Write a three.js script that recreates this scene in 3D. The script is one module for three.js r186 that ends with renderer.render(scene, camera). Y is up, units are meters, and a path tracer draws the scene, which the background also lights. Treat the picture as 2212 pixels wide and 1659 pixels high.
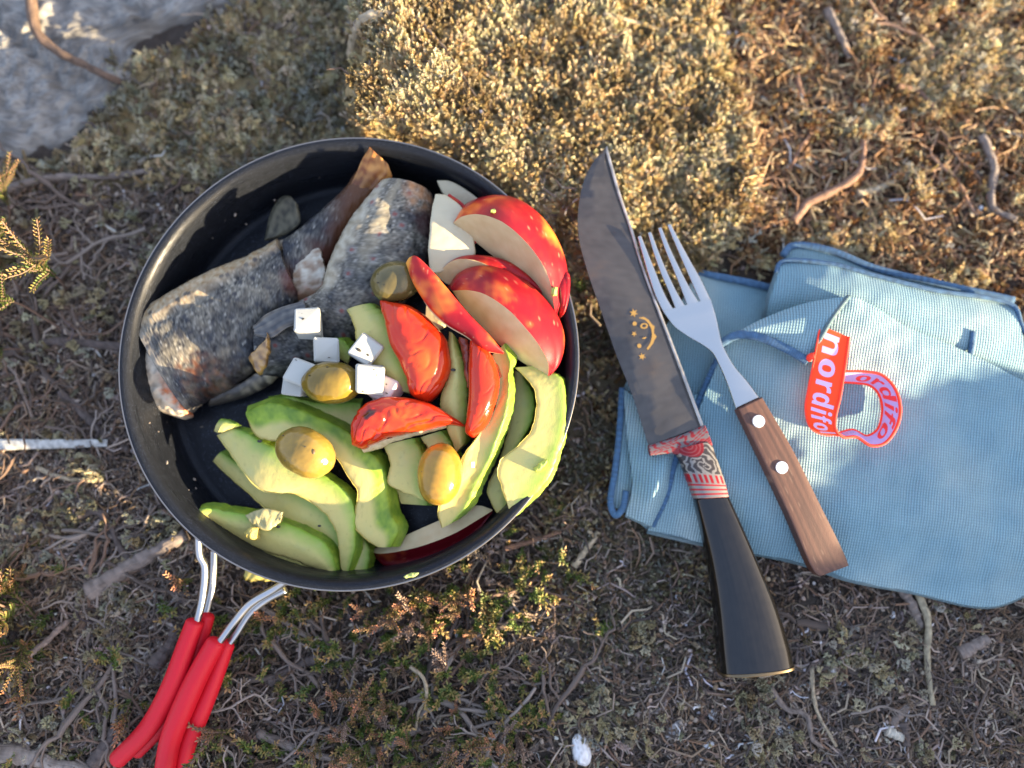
import * as THREE from 'three';
import { ImprovedNoise } from 'three/addons/math/ImprovedNoise.js';
import { RoundedBoxGeometry } from 'three/addons/geometries/RoundedBoxGeometry.js';
import { mergeGeometries, toCreasedNormals, mergeVertices } from 'three/addons/utils/BufferGeometryUtils.js';

// ---------- camera, sky, sun, exposure ----------
const scene = new THREE.Scene();
const FOV = 53, TILT = 8 * Math.PI / 180, DIST = 0.41;
const camera = new THREE.PerspectiveCamera(FOV, 4 / 3, 0.01, 400);
camera.up.set(0, 0, -1);
camera.position.set(0, DIST * Math.cos(TILT), DIST * Math.sin(TILT));
camera.lookAt(0, 0, 0);
camera.updateMatrixWorld(true);
camera.focus = 0.356;
camera.userData.fStop = 2.7;

const SUN_EL = 11 * Math.PI / 180, SUN_AZ = 24 * Math.PI / 180;   // azimuth from +x towards +z
const sunDir = new THREE.Vector3(Math.cos(SUN_EL) * Math.cos(SUN_AZ), Math.sin(SUN_EL), Math.cos(SUN_EL) * Math.sin(SUN_AZ));
const sun = new THREE.DirectionalLight(new THREE.Color().setRGB(1, 0.80, 0.52), 5);
sun.position.copy(sunDir).multiplyScalar(3);
sun.castShadow = true; sun.shadow.radius = 1;
sun.shadow.mapSize.set(4096, 4096);
Object.assign(sun.shadow.camera, { left: -0.6, right: 0.6, top: 0.6, bottom: -0.6, near: 0.1, far: 8 });
scene.add(sun, sun.target);
{
  const W = 256, H = 128, d = new Float32Array(W * H * 4), v = new THREE.Vector3(), K = 0.42;
  for (let j = 0; j < H; j++) for (let i = 0; i < W; i++) {
    const ph = (i + 0.5) / W * 2 * Math.PI - Math.PI, th = (j + 0.5) / H * Math.PI - Math.PI / 2;
    v.set(Math.cos(th) * Math.cos(ph), Math.sin(th), Math.cos(th) * Math.sin(ph));
    const up = Math.max(v.y, 0), g = Math.max(v.dot(sunDir), 0);
    const hz = Math.pow(1 - up, 3.2), glow = Math.pow(g, 10) * 1.5 + Math.pow(g, 3) * 0.35;
    let r = 0.35 + 0.58 * hz + glow * 1.0, gg = 0.47 + 0.44 * hz + glow * 0.72, b = 0.74 + 0.16 * hz + glow * 0.4;
    if (v.y < 0) { r = 0.12; gg = 0.10; b = 0.07; }
    const o = (j * W + i) * 4; d[o] = r * K; d[o + 1] = gg * K; d[o + 2] = b * K; d[o + 3] = 1;
  }
  const t = new THREE.DataTexture(d, W, H, THREE.RGBAFormat, THREE.FloatType);
  t.mapping = THREE.EquirectangularReflectionMapping; t.magFilter = t.minFilter = THREE.LinearFilter;
  t.colorSpace = THREE.LinearSRGBColorSpace; t.needsUpdate = true;
  scene.background = t; scene.environment = t;
}
const renderer = new THREE.WebGLRenderer({ antialias: true });
renderer.setSize(1024, 768);
renderer.toneMapping = THREE.LinearToneMapping;
renderer.toneMappingExposure = 5.5;
renderer.shadowMap.enabled = true;

// ---------- helpers ----------
let seed = 1234567;
const rnd = () => { seed |= 0; seed = seed + 0x6D2B79F5 | 0; let t = Math.imul(seed ^ seed >>> 15, 1 | seed); t = t + Math.imul(t ^ t >>> 7, 61 | t) ^ t; return ((t ^ t >>> 14) >>> 0) / 4294967296; };
const rr = (a, b) => a + (b - a) * rnd();
const PN = new ImprovedNoise();
const N3 = (x, y, z = 0) => PN.noise(x + 100.31, y + 100.77, z + 50.13);
const fbm = (x, y, z = 0) => N3(x, y, z) + 0.5 * N3(x * 2.1, y * 2.1, z * 2.1 + 7) + 0.25 * N3(x * 4.3, y * 4.3, z * 4.3 + 3);
const clamp = (x, a = 0, b = 1) => Math.min(b, Math.max(a, x));
const sst = (a, b, x) => { const t = clamp((x - a) / (b - a)); return t * t * (3 - 2 * t); };
const lerp = (a, b, t) => a + (b - a) * t;
const mix = (a, b, t) => [lerp(a[0], b[0], t), lerp(a[1], b[1], t), lerp(a[2], b[2], t)];
const V = (x, y, z) => new THREE.Vector3(x, y, z);
// plan of the photograph: a point of the place from its plan position (u, v) and its height in millimetres
const PF = 829.5 / Math.tan(FOV * Math.PI / 360);
const cR = V(1, 0, 0), cF = V(0, -Math.cos(TILT), -Math.sin(TILT)), cU = V(0, Math.sin(TILT), -Math.cos(TILT));
function at(u, v, mm = 0) {
  const d = cF.clone().addScaledVector(cR, (u - 1106) / PF).addScaledVector(cU, -(v - 829.5) / PF);
  return camera.position.clone().addScaledVector(d, (mm / 1000 - camera.position.y) / d.y);
}
const PX = DIST / PF;                                  // metres per plan unit on the ground
const curve = (pts, y) => new THREE.CatmullRomCurve3(pts.map(p => at(p[0], p[1], p[2] ?? y)), false, 'centripetal');
function grid(nu, nv, f, { closeV = false, caps = false } = {}) {
  const cols = closeV ? nv : nv + 1, P = [], C = [], U = [], I = [];
  for (let i = 0; i <= nu; i++) for (let j = 0; j < cols; j++) {
    const q = f(i / nu, j / nv); P.push(q.p.x, q.p.y, q.p.z); U.push(...(q.uv || [i / nu, j / nv])); C.push(...(q.c || [1, 1, 1]));
  }
  const id = (i, j) => i * cols + (closeV ? j % cols : j);
  for (let i = 0; i < nu; i++) for (let j = 0; j < nv; j++) {
    const a = id(i, j), b = id(i + 1, j), c = id(i + 1, j + 1), d = id(i, j + 1);
    I.push(a, d, b, b, d, c);
  }
  if (caps) for (const e of [0, nu]) {
    const o = V(0, 0, 0), c = [0, 0, 0];
    for (let j = 0; j < cols; j++) { const k = id(e, j) * 3; o.x += P[k] / cols; o.y += P[k + 1] / cols; o.z += P[k + 2] / cols; for (let q = 0; q < 3; q++) c[q] += C[k + q] / cols; }
    const n = P.length / 3; P.push(o.x, o.y, o.z); C.push(...c); U.push(e / nu, 0.5);
    for (let j = 0; j < cols; j++) { const a = id(e, j), b = id(e, j + 1); e ? I.push(n, a, b) : I.push(n, b, a); }
  }
  const g = new THREE.BufferGeometry();
  g.setAttribute('position', new THREE.Float32BufferAttribute(P, 3));
  g.setAttribute('uv', new THREE.Float32BufferAttribute(U, 2));
  g.setAttribute('color', new THREE.Float32BufferAttribute(C, 3));
  g.setIndex(I); g.computeVertexNormals(); return g;
}
// a rounded body between two side curves, top and bottom bulges in mm
function body({ L, R, y = 40, top, bot, n = 80, m = 40, p = 0.8, disp, col, lean = 0, caps = true }) {
  const cl = curve(L, y), cr = curve(R, y);
  return grid(n, m, (t, a) => {
    const th = 2 * Math.PI * a, s = 0.5 - 0.5 * Math.cos(th), w = Math.sin(th);
    const P = cl.getPoint(t).lerp(cr.getPoint(t), s);
    P.y += (w > 0 ? top(t, s) * Math.pow(w, p) : -bot(t, s) * Math.pow(-w, p)) / 1000;
    if (w < 0) P.x += lean / 1000 * w;
    if (disp) { const k = disp(P, t, s, w) / 1000; P.y += k * Math.sign(w || 1) * Math.abs(w); P.x += k * (s - 0.5) * 1.6; P.z += k * 0.5 * (s - 0.5); }
    return { p: P, c: col(P, t, s, w) };
  }, { closeV: true, caps });
}
// a surface lofted through rows of plan points
function loft(rows, { n = 60, m = 8, smooth = false, disp, col, y = 40, uvm = false, closeV = false, caps = false } = {}) {
  const cs = rows.map(r => r.getPoint ? r : curve(r, y));
  return grid(n, m * (cs.length - (closeV ? 0 : 1)), (t, a) => {
    const k = cs.length - (closeV ? 0 : 1), f = a * k, i = Math.min(Math.floor(f), k - 1), s = f - i;
    const q = j => cs[closeV ? (j + cs.length) % cs.length : clamp(j, 0, cs.length - 1)].getPoint(t);
    let P;
    if (!smooth) P = q(i).lerp(q(i + 1), s);
    else {
      const a0 = q(i - 1), a1 = q(i), a2 = q(i + 1), a3 = q(i + 2); P = V(0, 0, 0);
      const h = c => 0.5 * (2 * a1[c] + (a2[c] - a0[c]) * s + (2 * a0[c] - 5 * a1[c] + 4 * a2[c] - a3[c]) * s * s + (3 * a1[c] - a0[c] - 3 * a2[c] + a3[c]) * s * s * s);
      P.set(h('x'), h('y'), h('z'));
    }
    if (disp) { const e = disp(P, t, a); P.add(e.isVector3 ? e : V(0, e / 1000, 0)); }
    return { p: P, c: col ? col(P, t, a) : [1, 1, 1], uv: uvm ? [P.x, P.z] : [t, a] };
  }, { closeV, caps });
}
const names = {};
const numbered = n => { const k = names[n] = (names[n] ?? -1) + 1; return k ? `${n}_${String(k).padStart(3, '0')}` : n; };
function shade(o) { o.traverse(m => { if (m.isMesh) { m.castShadow = true; m.receiveShadow = true; } }); return o; }
function thing(name, label, category, group) {
  const o = new THREE.Group(); o.name = numbered(name); o.userData = { label, category }; if (group) o.userData.group = group;
  scene.add(o); return o;
}
function part(name, geo, mat, parent, label) {
  const m = new THREE.Mesh(geo, mat); m.name = name; m.castShadow = m.receiveShadow = true; if (label) m.userData.label = label; parent.add(m); return m;
}
function solo(name, geo, mat, label, category, group, kind) {
  const m = new THREE.Mesh(geo, mat); m.name = numbered(name); m.castShadow = m.receiveShadow = true;
  m.userData = {}; if (label) m.userData.label = label; if (category) m.userData.category = category; if (group) m.userData.group = group; if (kind) m.userData.kind = kind;
  scene.add(m); return m;
}
const M = (rough, o = {}) => new THREE.MeshPhysicalMaterial({ vertexColors: true, roughness: rough, side: THREE.DoubleSide, ...o });
const MC = (rgb, rough, o = {}) => new THREE.MeshPhysicalMaterial({ color: new THREE.Color().setRGB(...rgb), roughness: rough, ...o });
const crease = (g, deg = 40) => toCreasedNormals(g, deg * Math.PI / 180);
function noiseTex(size, f, { srgb = false, rep = 1 } = {}) {
  const d = new Uint8Array(size * size * 4);
  for (let j = 0; j < size; j++) for (let i = 0; i < size; i++) { const c = f(i, j), o = (j * size + i) * 4; d[o] = c[0]; d[o + 1] = c[1]; d[o + 2] = c[2]; d[o + 3] = 255; }
  const t = new THREE.DataTexture(d, size, size); t.wrapS = t.wrapT = THREE.RepeatWrapping; t.magFilter = THREE.LinearFilter; t.minFilter = THREE.LinearMipmapLinearFilter; t.generateMipmaps = true;
  if (srgb) t.colorSpace = THREE.SRGBColorSpace; t.repeat.set(rep, rep); t.needsUpdate = true; return t;
}
const grainTex = noiseTex(256, () => { const k = 90 + 120 * rnd(); return [k, k, k]; });
function tube(pts, rad, { y, n = 40, m = 8, col, wob = 0.12, flat = 1, crv } = {}) {
  const c = crv || curve(pts, y), up = V(0, 1, 0), so = rnd() * 50;
  return grid(n, m, (t, a) => {
    const P = c.getPoint(t), T = c.getTangent(t), S = V(0, 0, 0).crossVectors(T, up).normalize(), U = V(0, 0, 0).crossVectors(S, T).normalize();
    const th = 2 * Math.PI * a, r = (typeof rad === 'function' ? rad(t) : rad) / 1000 * (1 + wob * 2 * N3(t * 9 + so, Math.cos(th) * 1.2, Math.sin(th) * 1.2));
    P.addScaledVector(S, Math.cos(th) * r).addScaledVector(U, Math.sin(th) * r * flat);
    return { p: P, c: col ? col(P, t, a) : [1, 1, 1], uv: [t, a] };
  }, { closeV: true, caps: true });
}

// ---------- the heath: ground, moss, litter ----------
const plan = (x, z) => [1106 + x / PX, 829.5 + z / PX];
const inPoly = (u, v, p) => { let c = false; for (let i = 0, j = p.length - 1; i < p.length; j = i++) if ((p[i][1] > v) !== (p[j][1] > v) && u < (p[j][0] - p[i][0]) * (v - p[i][1]) / (p[j][1] - p[i][1]) + p[i][0]) c = !c; return c; };
const CLOTH = [[1345, 860], [1500, 610], [1690, 575], [2260, 680], [2260, 1250], [1950, 1225], [1500, 1125], [1345, 1085]];
function zones(u, v) {
  const n = 34 * N3(u / 90, v / 90, 2) + 16 * N3(u / 28, v / 28, 9);
  const bound = v < 350 ? 1565 + 0.2 * v : 1635 - Math.max(0, v - 420) * 0.75;
  const tan = sst(745, 790, u + n) * (1 - sst(bound - 20, bound + 40, u + n)) * (1 - sst(620, 720, v + n));
  const mid = sst(1130, 1220, u + n) * (1 - sst(1500, 1640, u + n)) * sst(540, 660, v) * (1 - sst(1340, 1480, v + n));
  const rockD = Math.max(1 - Math.hypot((u - 0) / 225, (v - 140) / 230), 1 - Math.hypot((u - 200) / 235, (v + 20) / 115));
  const upl = (1 - sst(740, 790, u + n)) * (1 - sst(330, 420, v + n)) * (1 - sst(0.06, 0.2, rockD));
  const rgt = sst(1560, 1650, u + n) * (1 - sst(560, 700, v));
  const low = sst(1260, 1330, v + n) * sst(1150, 1300, u + n);
  const hea = sst(1230 - 130 * sst(900, 1040, u), 1300 - 130 * sst(900, 1040, u), v + n) * sst(380, 520, u + n) * (1 - sst(1130, 1260, u + n));
  return { tan, mid, upl, rgt, low, hea, rockD };
}
function G(x, z) {                                      // height of the ground, metres
  const [u, v] = plan(x, z);
  if (Math.abs(x) > 3 || Math.abs(z) > 3) return -0.02 + 0.12 * N3(x * 0.35, z * 0.35) * sst(3, 8, Math.hypot(x, z));
  const Z = zones(u, v);
  let h = 0.0035 * fbm(x * 26, z * 26, 1) + 0.0022 * fbm(x * 75, z * 75, 4) + 0.0012 * N3(x * 210, z * 210, 8);
  // moss hummock: steep on its left side, sloping down to the right
  const ramp = clamp((1680 - u) / 880) * (1 - sst(330, 620, v)) * Z.tan;
  h += 0.034 * ramp + 0.005 * Z.tan + 0.005 * N3(x * 34, z * 34, 21) * Z.tan + 0.011 * Math.exp(-Math.pow((u - 880) / 110, 2) - Math.pow((v - 190) / 150, 2)) * Z.tan;
  h += (Z.tan + 0.7 * Z.upl + 0.8 * Z.rgt + 0.6 * Z.mid) * (0.0042 * (0.5 - Math.abs(N3(x * 62, z * 62, 41))) * 1.6);
  const rp = Math.hypot(u - 775, v - 787);
  h = lerp(Math.min(h, -0.002), h, sst(425, 500, rp));   // the pan presses its bed flat
  if (u > 1300 && u < 2300) { const k = sst(1330, 1450, u) * sst(600, 700, v) * (1 - sst(1150, 1300, v)); h = lerp(h, Math.min(h, 0.001), k); }
  // heath bank down-sun of the picnic place, outside the frame: it shades the low ground on the right
  const s = x * Math.cos(SUN_AZ) + z * Math.sin(SUN_AZ), q = -x * Math.sin(SUN_AZ) + z * Math.cos(SUN_AZ);
  const ridge = sst(0.42, 0.66, s) * (1 - sst(0.75, 1.6, s));
  const top = (lerp(0.02, 0.120, sst(-0.165, -0.09, q + 0.006 * N3(s * 20, q * 20))) + 0.07 * sst(0.125, 0.17, q)) * (1 - sst(0.7, 1.3, q)) + 0.006 * N3(q * 30, 5) + 0.004 * N3(q * 90, 15);
  return h + ridge * Math.max(top, 0);
}
const TANS = [[0.80, 0.63, 0.34], [0.88, 0.73, 0.45], [0.68, 0.51, 0.26], [0.82, 0.75, 0.51]];
const GREYG = [[0.32, 0.29, 0.18], [0.42, 0.38, 0.25], [0.27, 0.21, 0.12], [0.46, 0.45, 0.35]];
const BROWNS = [[0.27, 0.14, 0.065], [0.42, 0.26, 0.12], [0.16, 0.085, 0.045], [0.46, 0.34, 0.18]];
const LITTER = [[0.18, 0.125, 0.085], [0.27, 0.205, 0.15], [0.085, 0.058, 0.04], [0.17, 0.10, 0.055], [0.045, 0.032, 0.025], [0.33, 0.265, 0.20], [0.11, 0.085, 0.07], [0.07, 0.05, 0.035], [0.12, 0.075, 0.045]];
const pick = a => a[Math.floor(rnd() * a.length)];
{
  const axis = (lim, step, far) => { const a = []; for (let x = -lim; x <= lim + 1e-9; x += step) a.push(x); let d = step; for (let x = lim; x < far;) { d *= 1.22; x += d; a.push(x); a.unshift(-x); } return a; };
  const X = axis(0.33, 0.0016, 250), Z = axis(0.27, 0.0016, 250);
  const g = grid(Z.length - 1, X.length - 1, (a, b) => {
    const z = Z[Math.round(a * (Z.length - 1))], x = X[Math.round(b * (X.length - 1))], y = G(x, z);
    const [u, v] = plan(x, z), far = Math.hypot(x, z) > 0.6;
    let c = [0.048, 0.034, 0.024];
    if (!far) {
      const q = zones(u, v);
      c = mix(c, [0.42, 0.31, 0.15], q.tan); c = mix(c, [0.11, 0.085, 0.045], 0.8 * q.mid); c = mix(c, [0.24, 0.18, 0.085], q.upl); c = mix(c, [0.075, 0.045, 0.028], q.rgt); c = mix(c, [0.085, 0.068, 0.05], q.low);
    } else c = [0.12, 0.10, 0.05];
    const k = 0.75 + 0.5 * clamp(0.5 + N3(x * 900, z * 900)) * (far ? 1 : 1) ;
    return { p: V(x, y, z), c: [c[0] * k, c[1] * k, c[2] * k], uv: [x, z] };
  });
  const bt = grainTex.clone(); bt.repeat.set(40, 40); bt.needsUpdate = true;
  solo('ground', g, M(0.95, { bumpMap: bt, bumpScale: 0.0008 }), 'dark heath soil under the moss, twigs and litter', null, null, 'structure');
}
// --- small plants and debris nobody could count
const dummy = new THREE.Object3D(), up = V(0, 1, 0);
function leafTri(P, out, len, wid, upk, pos, idx) {      // one narrow folded leaf
  const side = V(-out.z, 0, out.x).normalize().multiplyScalar(wid / 2), tip = P.clone().addScaledVector(out, len).add(V(0, upk * len, 0));
  const midp = P.clone().addScaledVector(out, len * 0.45).add(V(0, upk * len * 0.55 + wid * 0.3, 0)), k = pos.length / 3;
  for (const q of [P, midp.clone().add(side), tip, midp.clone().sub(side), midp.clone().add(V(0, -wid * 0.7, 0))]) pos.push(q.x, q.y, q.z);
  idx.push(k, k + 1, k + 2, k, k + 2, k + 3, k, k + 4, k + 1, k + 1, k + 4, k + 2, k, k + 3, k + 4, k + 3, k + 2, k + 4);
}
function fromArrays(pos, idx) { const g = new THREE.BufferGeometry(); g.setAttribute('position', new THREE.Float32BufferAttribute(pos, 3)); g.setIndex(idx); g.computeVertexNormals(); return g; }
function mossShoot() {                                  // fuzzy pointed shoot, 5 to 7 mm tall, leaves hugging its stem
  const pos = [], idx = [], H = rr(5, 6.6) / 1000, bend = rr(-0.4, 0.4);
  for (let w = 0; w < 7; w++) { const f = w / 6.2, n = w > 5 ? 3 : 5; for (let i = 0; i < n; i++) { const a = i / n * 6.283 + w * 0.7 + rr(-0.3, 0.3), l = rr(1.2, 1.7) / 1000 * (1 - 0.45 * f); leafTri(V(bend * H * f * f, H * f * 0.82, 0), V(Math.cos(a) * 0.75, 0, Math.sin(a) * 0.75), l, 0.85 / 1000 * (1 - 0.3 * f), 0.75 + 0.9 * f, pos, idx); } }
  return fromArrays(pos, idx);
}
function lichenTuft() {                                 // grey branching lichen
  const gs = []; const br = (P, D, L, r, k) => {
    const e = P.clone().addScaledVector(D, L), g = new THREE.CylinderGeometry(r * 0.75, r, L, 5, 1); g.deleteAttribute('uv');
    dummy.position.copy(P).lerp(e, 0.5); dummy.quaternion.setFromUnitVectors(up, D); dummy.scale.set(1, 1, 1); dummy.updateMatrix(); g.applyMatrix4(dummy.matrix); gs.push(g);
    if (k) for (let i = 0; i < 3; i++) br(e, D.clone().add(V(rr(-0.9, 0.9), rr(-0.1, 0.5), rr(-0.9, 0.9))).normalize(), L * 0.7, r * 0.75, k - 1);
  };
  for (let i = 0; i < 3; i++) br(V(0, 0, 0), V(rr(-1, 1), 0.8, rr(-1, 1)).normalize(), 0.0024, 0.00042, 2);
  return mergeGeometries(gs);
}
function litterBit(len, r, bend) {
  const g = new THREE.CylinderGeometry(r * 0.7, r, len, 5, 4); g.deleteAttribute('uv'); g.rotateZ(Math.PI / 2);
  const p = g.attributes.position; for (let i = 0; i < p.count; i++) { const x = p.getX(i) / len; p.setZ(i, p.getZ(i) + bend * len * (x * x - 0.1) + 0.1 * len * Math.sin(x * 7)); p.setY(i, p.getY(i) + 0.06 * len * Math.sin(x * 9 + 1)); }
  g.computeVertexNormals(); return g;
}
function flakeBit() { const g = new THREE.SphereGeometry(0.001, 6, 4); g.deleteAttribute('uv'); g.scale(1.3, 0.3, 0.8); const p = g.attributes.position; for (let i = 0; i < p.count; i++) p.setY(i, p.getY(i) + 0.25 * p.getX(i)); g.computeVertexNormals(); return g; }
function crumbBit() { const g = new THREE.IcosahedronGeometry(0.0009, 1); g.deleteAttribute('uv'); const p = g.attributes.position, k = rr(0, 50); for (let i = 0; i < p.count; i++) { const f = 1 + 0.5 * N3(p.getX(i) * 1500 + k, p.getY(i) * 1500, p.getZ(i) * 1500); p.setXYZ(i, p.getX(i) * f * 1.2, p.getY(i) * f * 0.7, p.getZ(i) * f); } g.computeVertexNormals(); return g; }
const skipAt = (u, v) => Math.hypot(u - 775, v - 787) < 425 || inPoly(u, v, CLOTH);
function scatter(name, label, category, geos, mat, count, place) {
  const lists = geos.map(() => []);
  for (let i = 0; i < count; i++) { const q = place(); if (q) lists[Math.floor(rnd() * geos.length)].push(q); }
  const root = new THREE.Group(); root.name = numbered(name); root.userData = { label, category, kind: 'stuff' }; scene.add(root);
  geos.forEach((g, k) => {
    const im = new THREE.InstancedMesh(g, mat, lists[k].length); im.name = name + '_mass'; im.userData.kind = 'stuff'; im.castShadow = im.receiveShadow = true;
    lists[k].forEach((q, i) => { dummy.position.copy(q.p); dummy.rotation.set(...q.r, 'YXZ'); dummy.scale.setScalar(q.s); if (q.sy) dummy.scale.y *= q.sy; dummy.updateMatrix(); im.setMatrixAt(i, dummy.matrix); im.setColorAt(i, new THREE.Color().setRGB(...q.c)); });
    root.add(im);
  });
}
const X0 = -0.3, X1 = 0.3, Z0 = -0.26, Z1 = 0.235;
const spot = () => { const x = rr(X0, X1), z = rr(Z0, Z1), [u, v] = plan(x, z); return { x, z, u, v, Z: zones(u, v) }; };
const jit = (c, k) => { const f = 1 + rr(-k, k); return [c[0] * f, c[1] * f * (1 + rr(-0.05, 0.05)), c[2] * f * (1 + rr(-0.12, 0.12))]; };
const mossMat = MC([1, 1, 1], 0.95, { side: THREE.DoubleSide, transmission: 0.3, thickness: 0, specularIntensity: 0 });
const tilt = k => [rr(0, 6.28), rr(-k, k), rr(-k, k)].map((a, i, t) => [t[1], t[0], t[2]][i]);
scatter('moss', 'pale tan cushion moss lit by the sun above the pan', 'moss', [mossShoot(), mossShoot(), mossShoot()], mossMat, 115000, () => {
  const s = spot(); if (s.Z.tan < 0.4 || rnd() > s.Z.tan || skipAt(s.u, s.v)) return null;
  const hole = N3(s.x * 60, s.z * 60, 3); if (hole < -0.42 && rnd() < 0.6) return null;
  const pale = N3(s.x * 45, s.z * 45, 12); let c = pick(rnd() < 0.82 ? TANS : GREYG); if (pale > 0.2) c = mix(c, TANS[3], 0.7); if (pale < -0.25) c = mix(c, [0.33, 0.22, 0.09], 0.6);
  return { p: V(s.x, G(s.x, s.z) - 0.0008 + rr(0, 0.0016), s.z), r: tilt(0.6), s: rr(0.75, 1.3), c: jit(c, 0.12) };
});
scatter('moss', 'grey green moss in the shade above and left of the pan', 'moss', [mossShoot(), lichenTuft(), mossShoot()], mossMat, 60000, () => {
  const s = spot(), w = s.Z.upl; if (rnd() > w || skipAt(s.u, s.v)) return null;
  if (N3(s.x * 55, s.z * 55, 17) < -0.2 && rnd() < 0.8) return null;
  return { p: V(s.x, G(s.x, s.z) - 0.0006 + rr(0, 0.0018), s.z), r: tilt(0.6), s: rr(0.75, 1.35), c: jit(N3(s.x * 40, s.z * 40, 23) > -0.12 ? mix(pick(TANS), pick(GREYG), rr(0.1, 0.75)) : pick(GREYG), 0.15) };
});
scatter('moss', 'brown and tan moss in loose patches between pan, knife and cloth', 'moss', [mossShoot(), mossShoot()], mossMat, 80000, () => {
  const s = spot(), k = N3(s.x * 38, s.z * 38, 44), w = s.Z.mid * (k > -0.15 ? 0.95 : 0.2); if (rnd() > w || skipAt(s.u, s.v)) return null;
  const gg = N3(s.x * 22, s.z * 22, 6); let c = pick(gg > 0.12 || (s.u > 1280 && s.v > 1240) ? GREYG : rnd() < 0.7 ? TANS : BROWNS);
  return { p: V(s.x, G(s.x, s.z) - 0.0006 + rr(0, 0.0014), s.z), r: tilt(0.6), s: rr(0.65, 1.15), c: jit(c.map(x => x * 0.85), 0.16) };
});
scatter('moss', 'patchy brown and yellow moss at the upper right above the cloth', 'moss', [mossShoot(), mossShoot(), lichenTuft()], mossMat, 70000, () => {
  const s = spot(), k = N3(s.x * 30, s.z * 30, 61) + 0.4 * N3(s.x * 80, s.z * 80, 3) + 0.5 * sst(1900, 2200, s.u) * (1 - sst(120, 260, s.v)) - 0.3 * sst(240, 330, s.v) * (1 - sst(420, 500, s.v)) * (1 - sst(1930, 2000, s.u));
  if (rnd() > s.Z.rgt * (k > 0.12 ? 0.95 : 0.28) || skipAt(s.u, s.v)) return null;
  const c = k > 0.27 ? pick(TANS).map(x => x * 0.85) : rnd() < 0.16 ? pick(GREYG) : pick(BROWNS);
  return { p: V(s.x, G(s.x, s.z) - 0.0006 + rr(0, 0.0025) * (k > 0 ? 1 : 0), s.z), r: tilt(0.7), s: rr(0.65, 1.3), c: jit(c, 0.22) };
});
scatter('moss', 'small pale moss and lichen tufts among the litter', 'moss', [lichenTuft(), mossShoot(), lichenTuft()], mossMat, 42000, () => {
  const s = spot(), k = N3(s.x * 34, s.z * 34, 71) + 0.3 * N3(s.x * 90, s.z * 90, 8), lo = s.Z.low, le = (1 - sst(420, 560, s.u)) * sst(380, 480, s.v);
  if (rnd() > Math.max(lo * (k > 0.27 ? 0.8 : 0.035), le * (k > 0.24 ? 0.6 : 0.03)) || skipAt(s.u, s.v)) return null;
  return { p: V(s.x, G(s.x, s.z) - 0.0005 + rr(0, 0.002), s.z), r: tilt(0.7), s: rr(0.9, 1.7), c: jit(mix(pick(GREYG), pick(TANS), rr(0, 0.5)).map(x => x * 0.85), 0.22) };
});
scatter('plant_litter', 'dead stems, bark crumbs and dry leaf bits strewn over the ground', 'litter', [litterBit(0.011, 0.00028, 0.2), litterBit(0.018, 0.0004, -0.15), litterBit(0.006, 0.0004, 0.5), flakeBit(), flakeBit(), crumbBit(), litterBit(0.004, 0.0005, 0.2), litterBit(0.004, 0.0003, 0.3), crumbBit(), litterBit(0.022, 0.0005, 0.1), litterBit(0.0055, 0.0006, 0.15)], MC([1, 1, 1], 0.8), 130000, () => {
  const s = spot(), lf = (1 - sst(440, 560, s.u)) * sst(340, 430, s.v);
  const w = Math.max(s.Z.low, lf, s.Z.hea * 0.4, s.Z.rgt * 0.5, s.Z.mid * 0.16, 0.06 * s.Z.tan, s.Z.upl * 0.15, s.v > 1050 ? 0.5 : 0); if (rnd() > w || skipAt(s.u, s.v)) return null;
  const c = s.Z.rgt > 0.5 ? pick(BROWNS) : pick(LITTER);
  return { p: V(s.x, G(s.x, s.z) + rr(0, 0.0032), s.z), r: [rr(-0.5, 0.5), rr(0, 6.28), rr(-0.35, 0.35)], s: rr(0.5, 1.35), c: jit(rnd() < 0.012 ? [0.5, 0.48, 0.45] : c, 0.28) };
});
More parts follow.
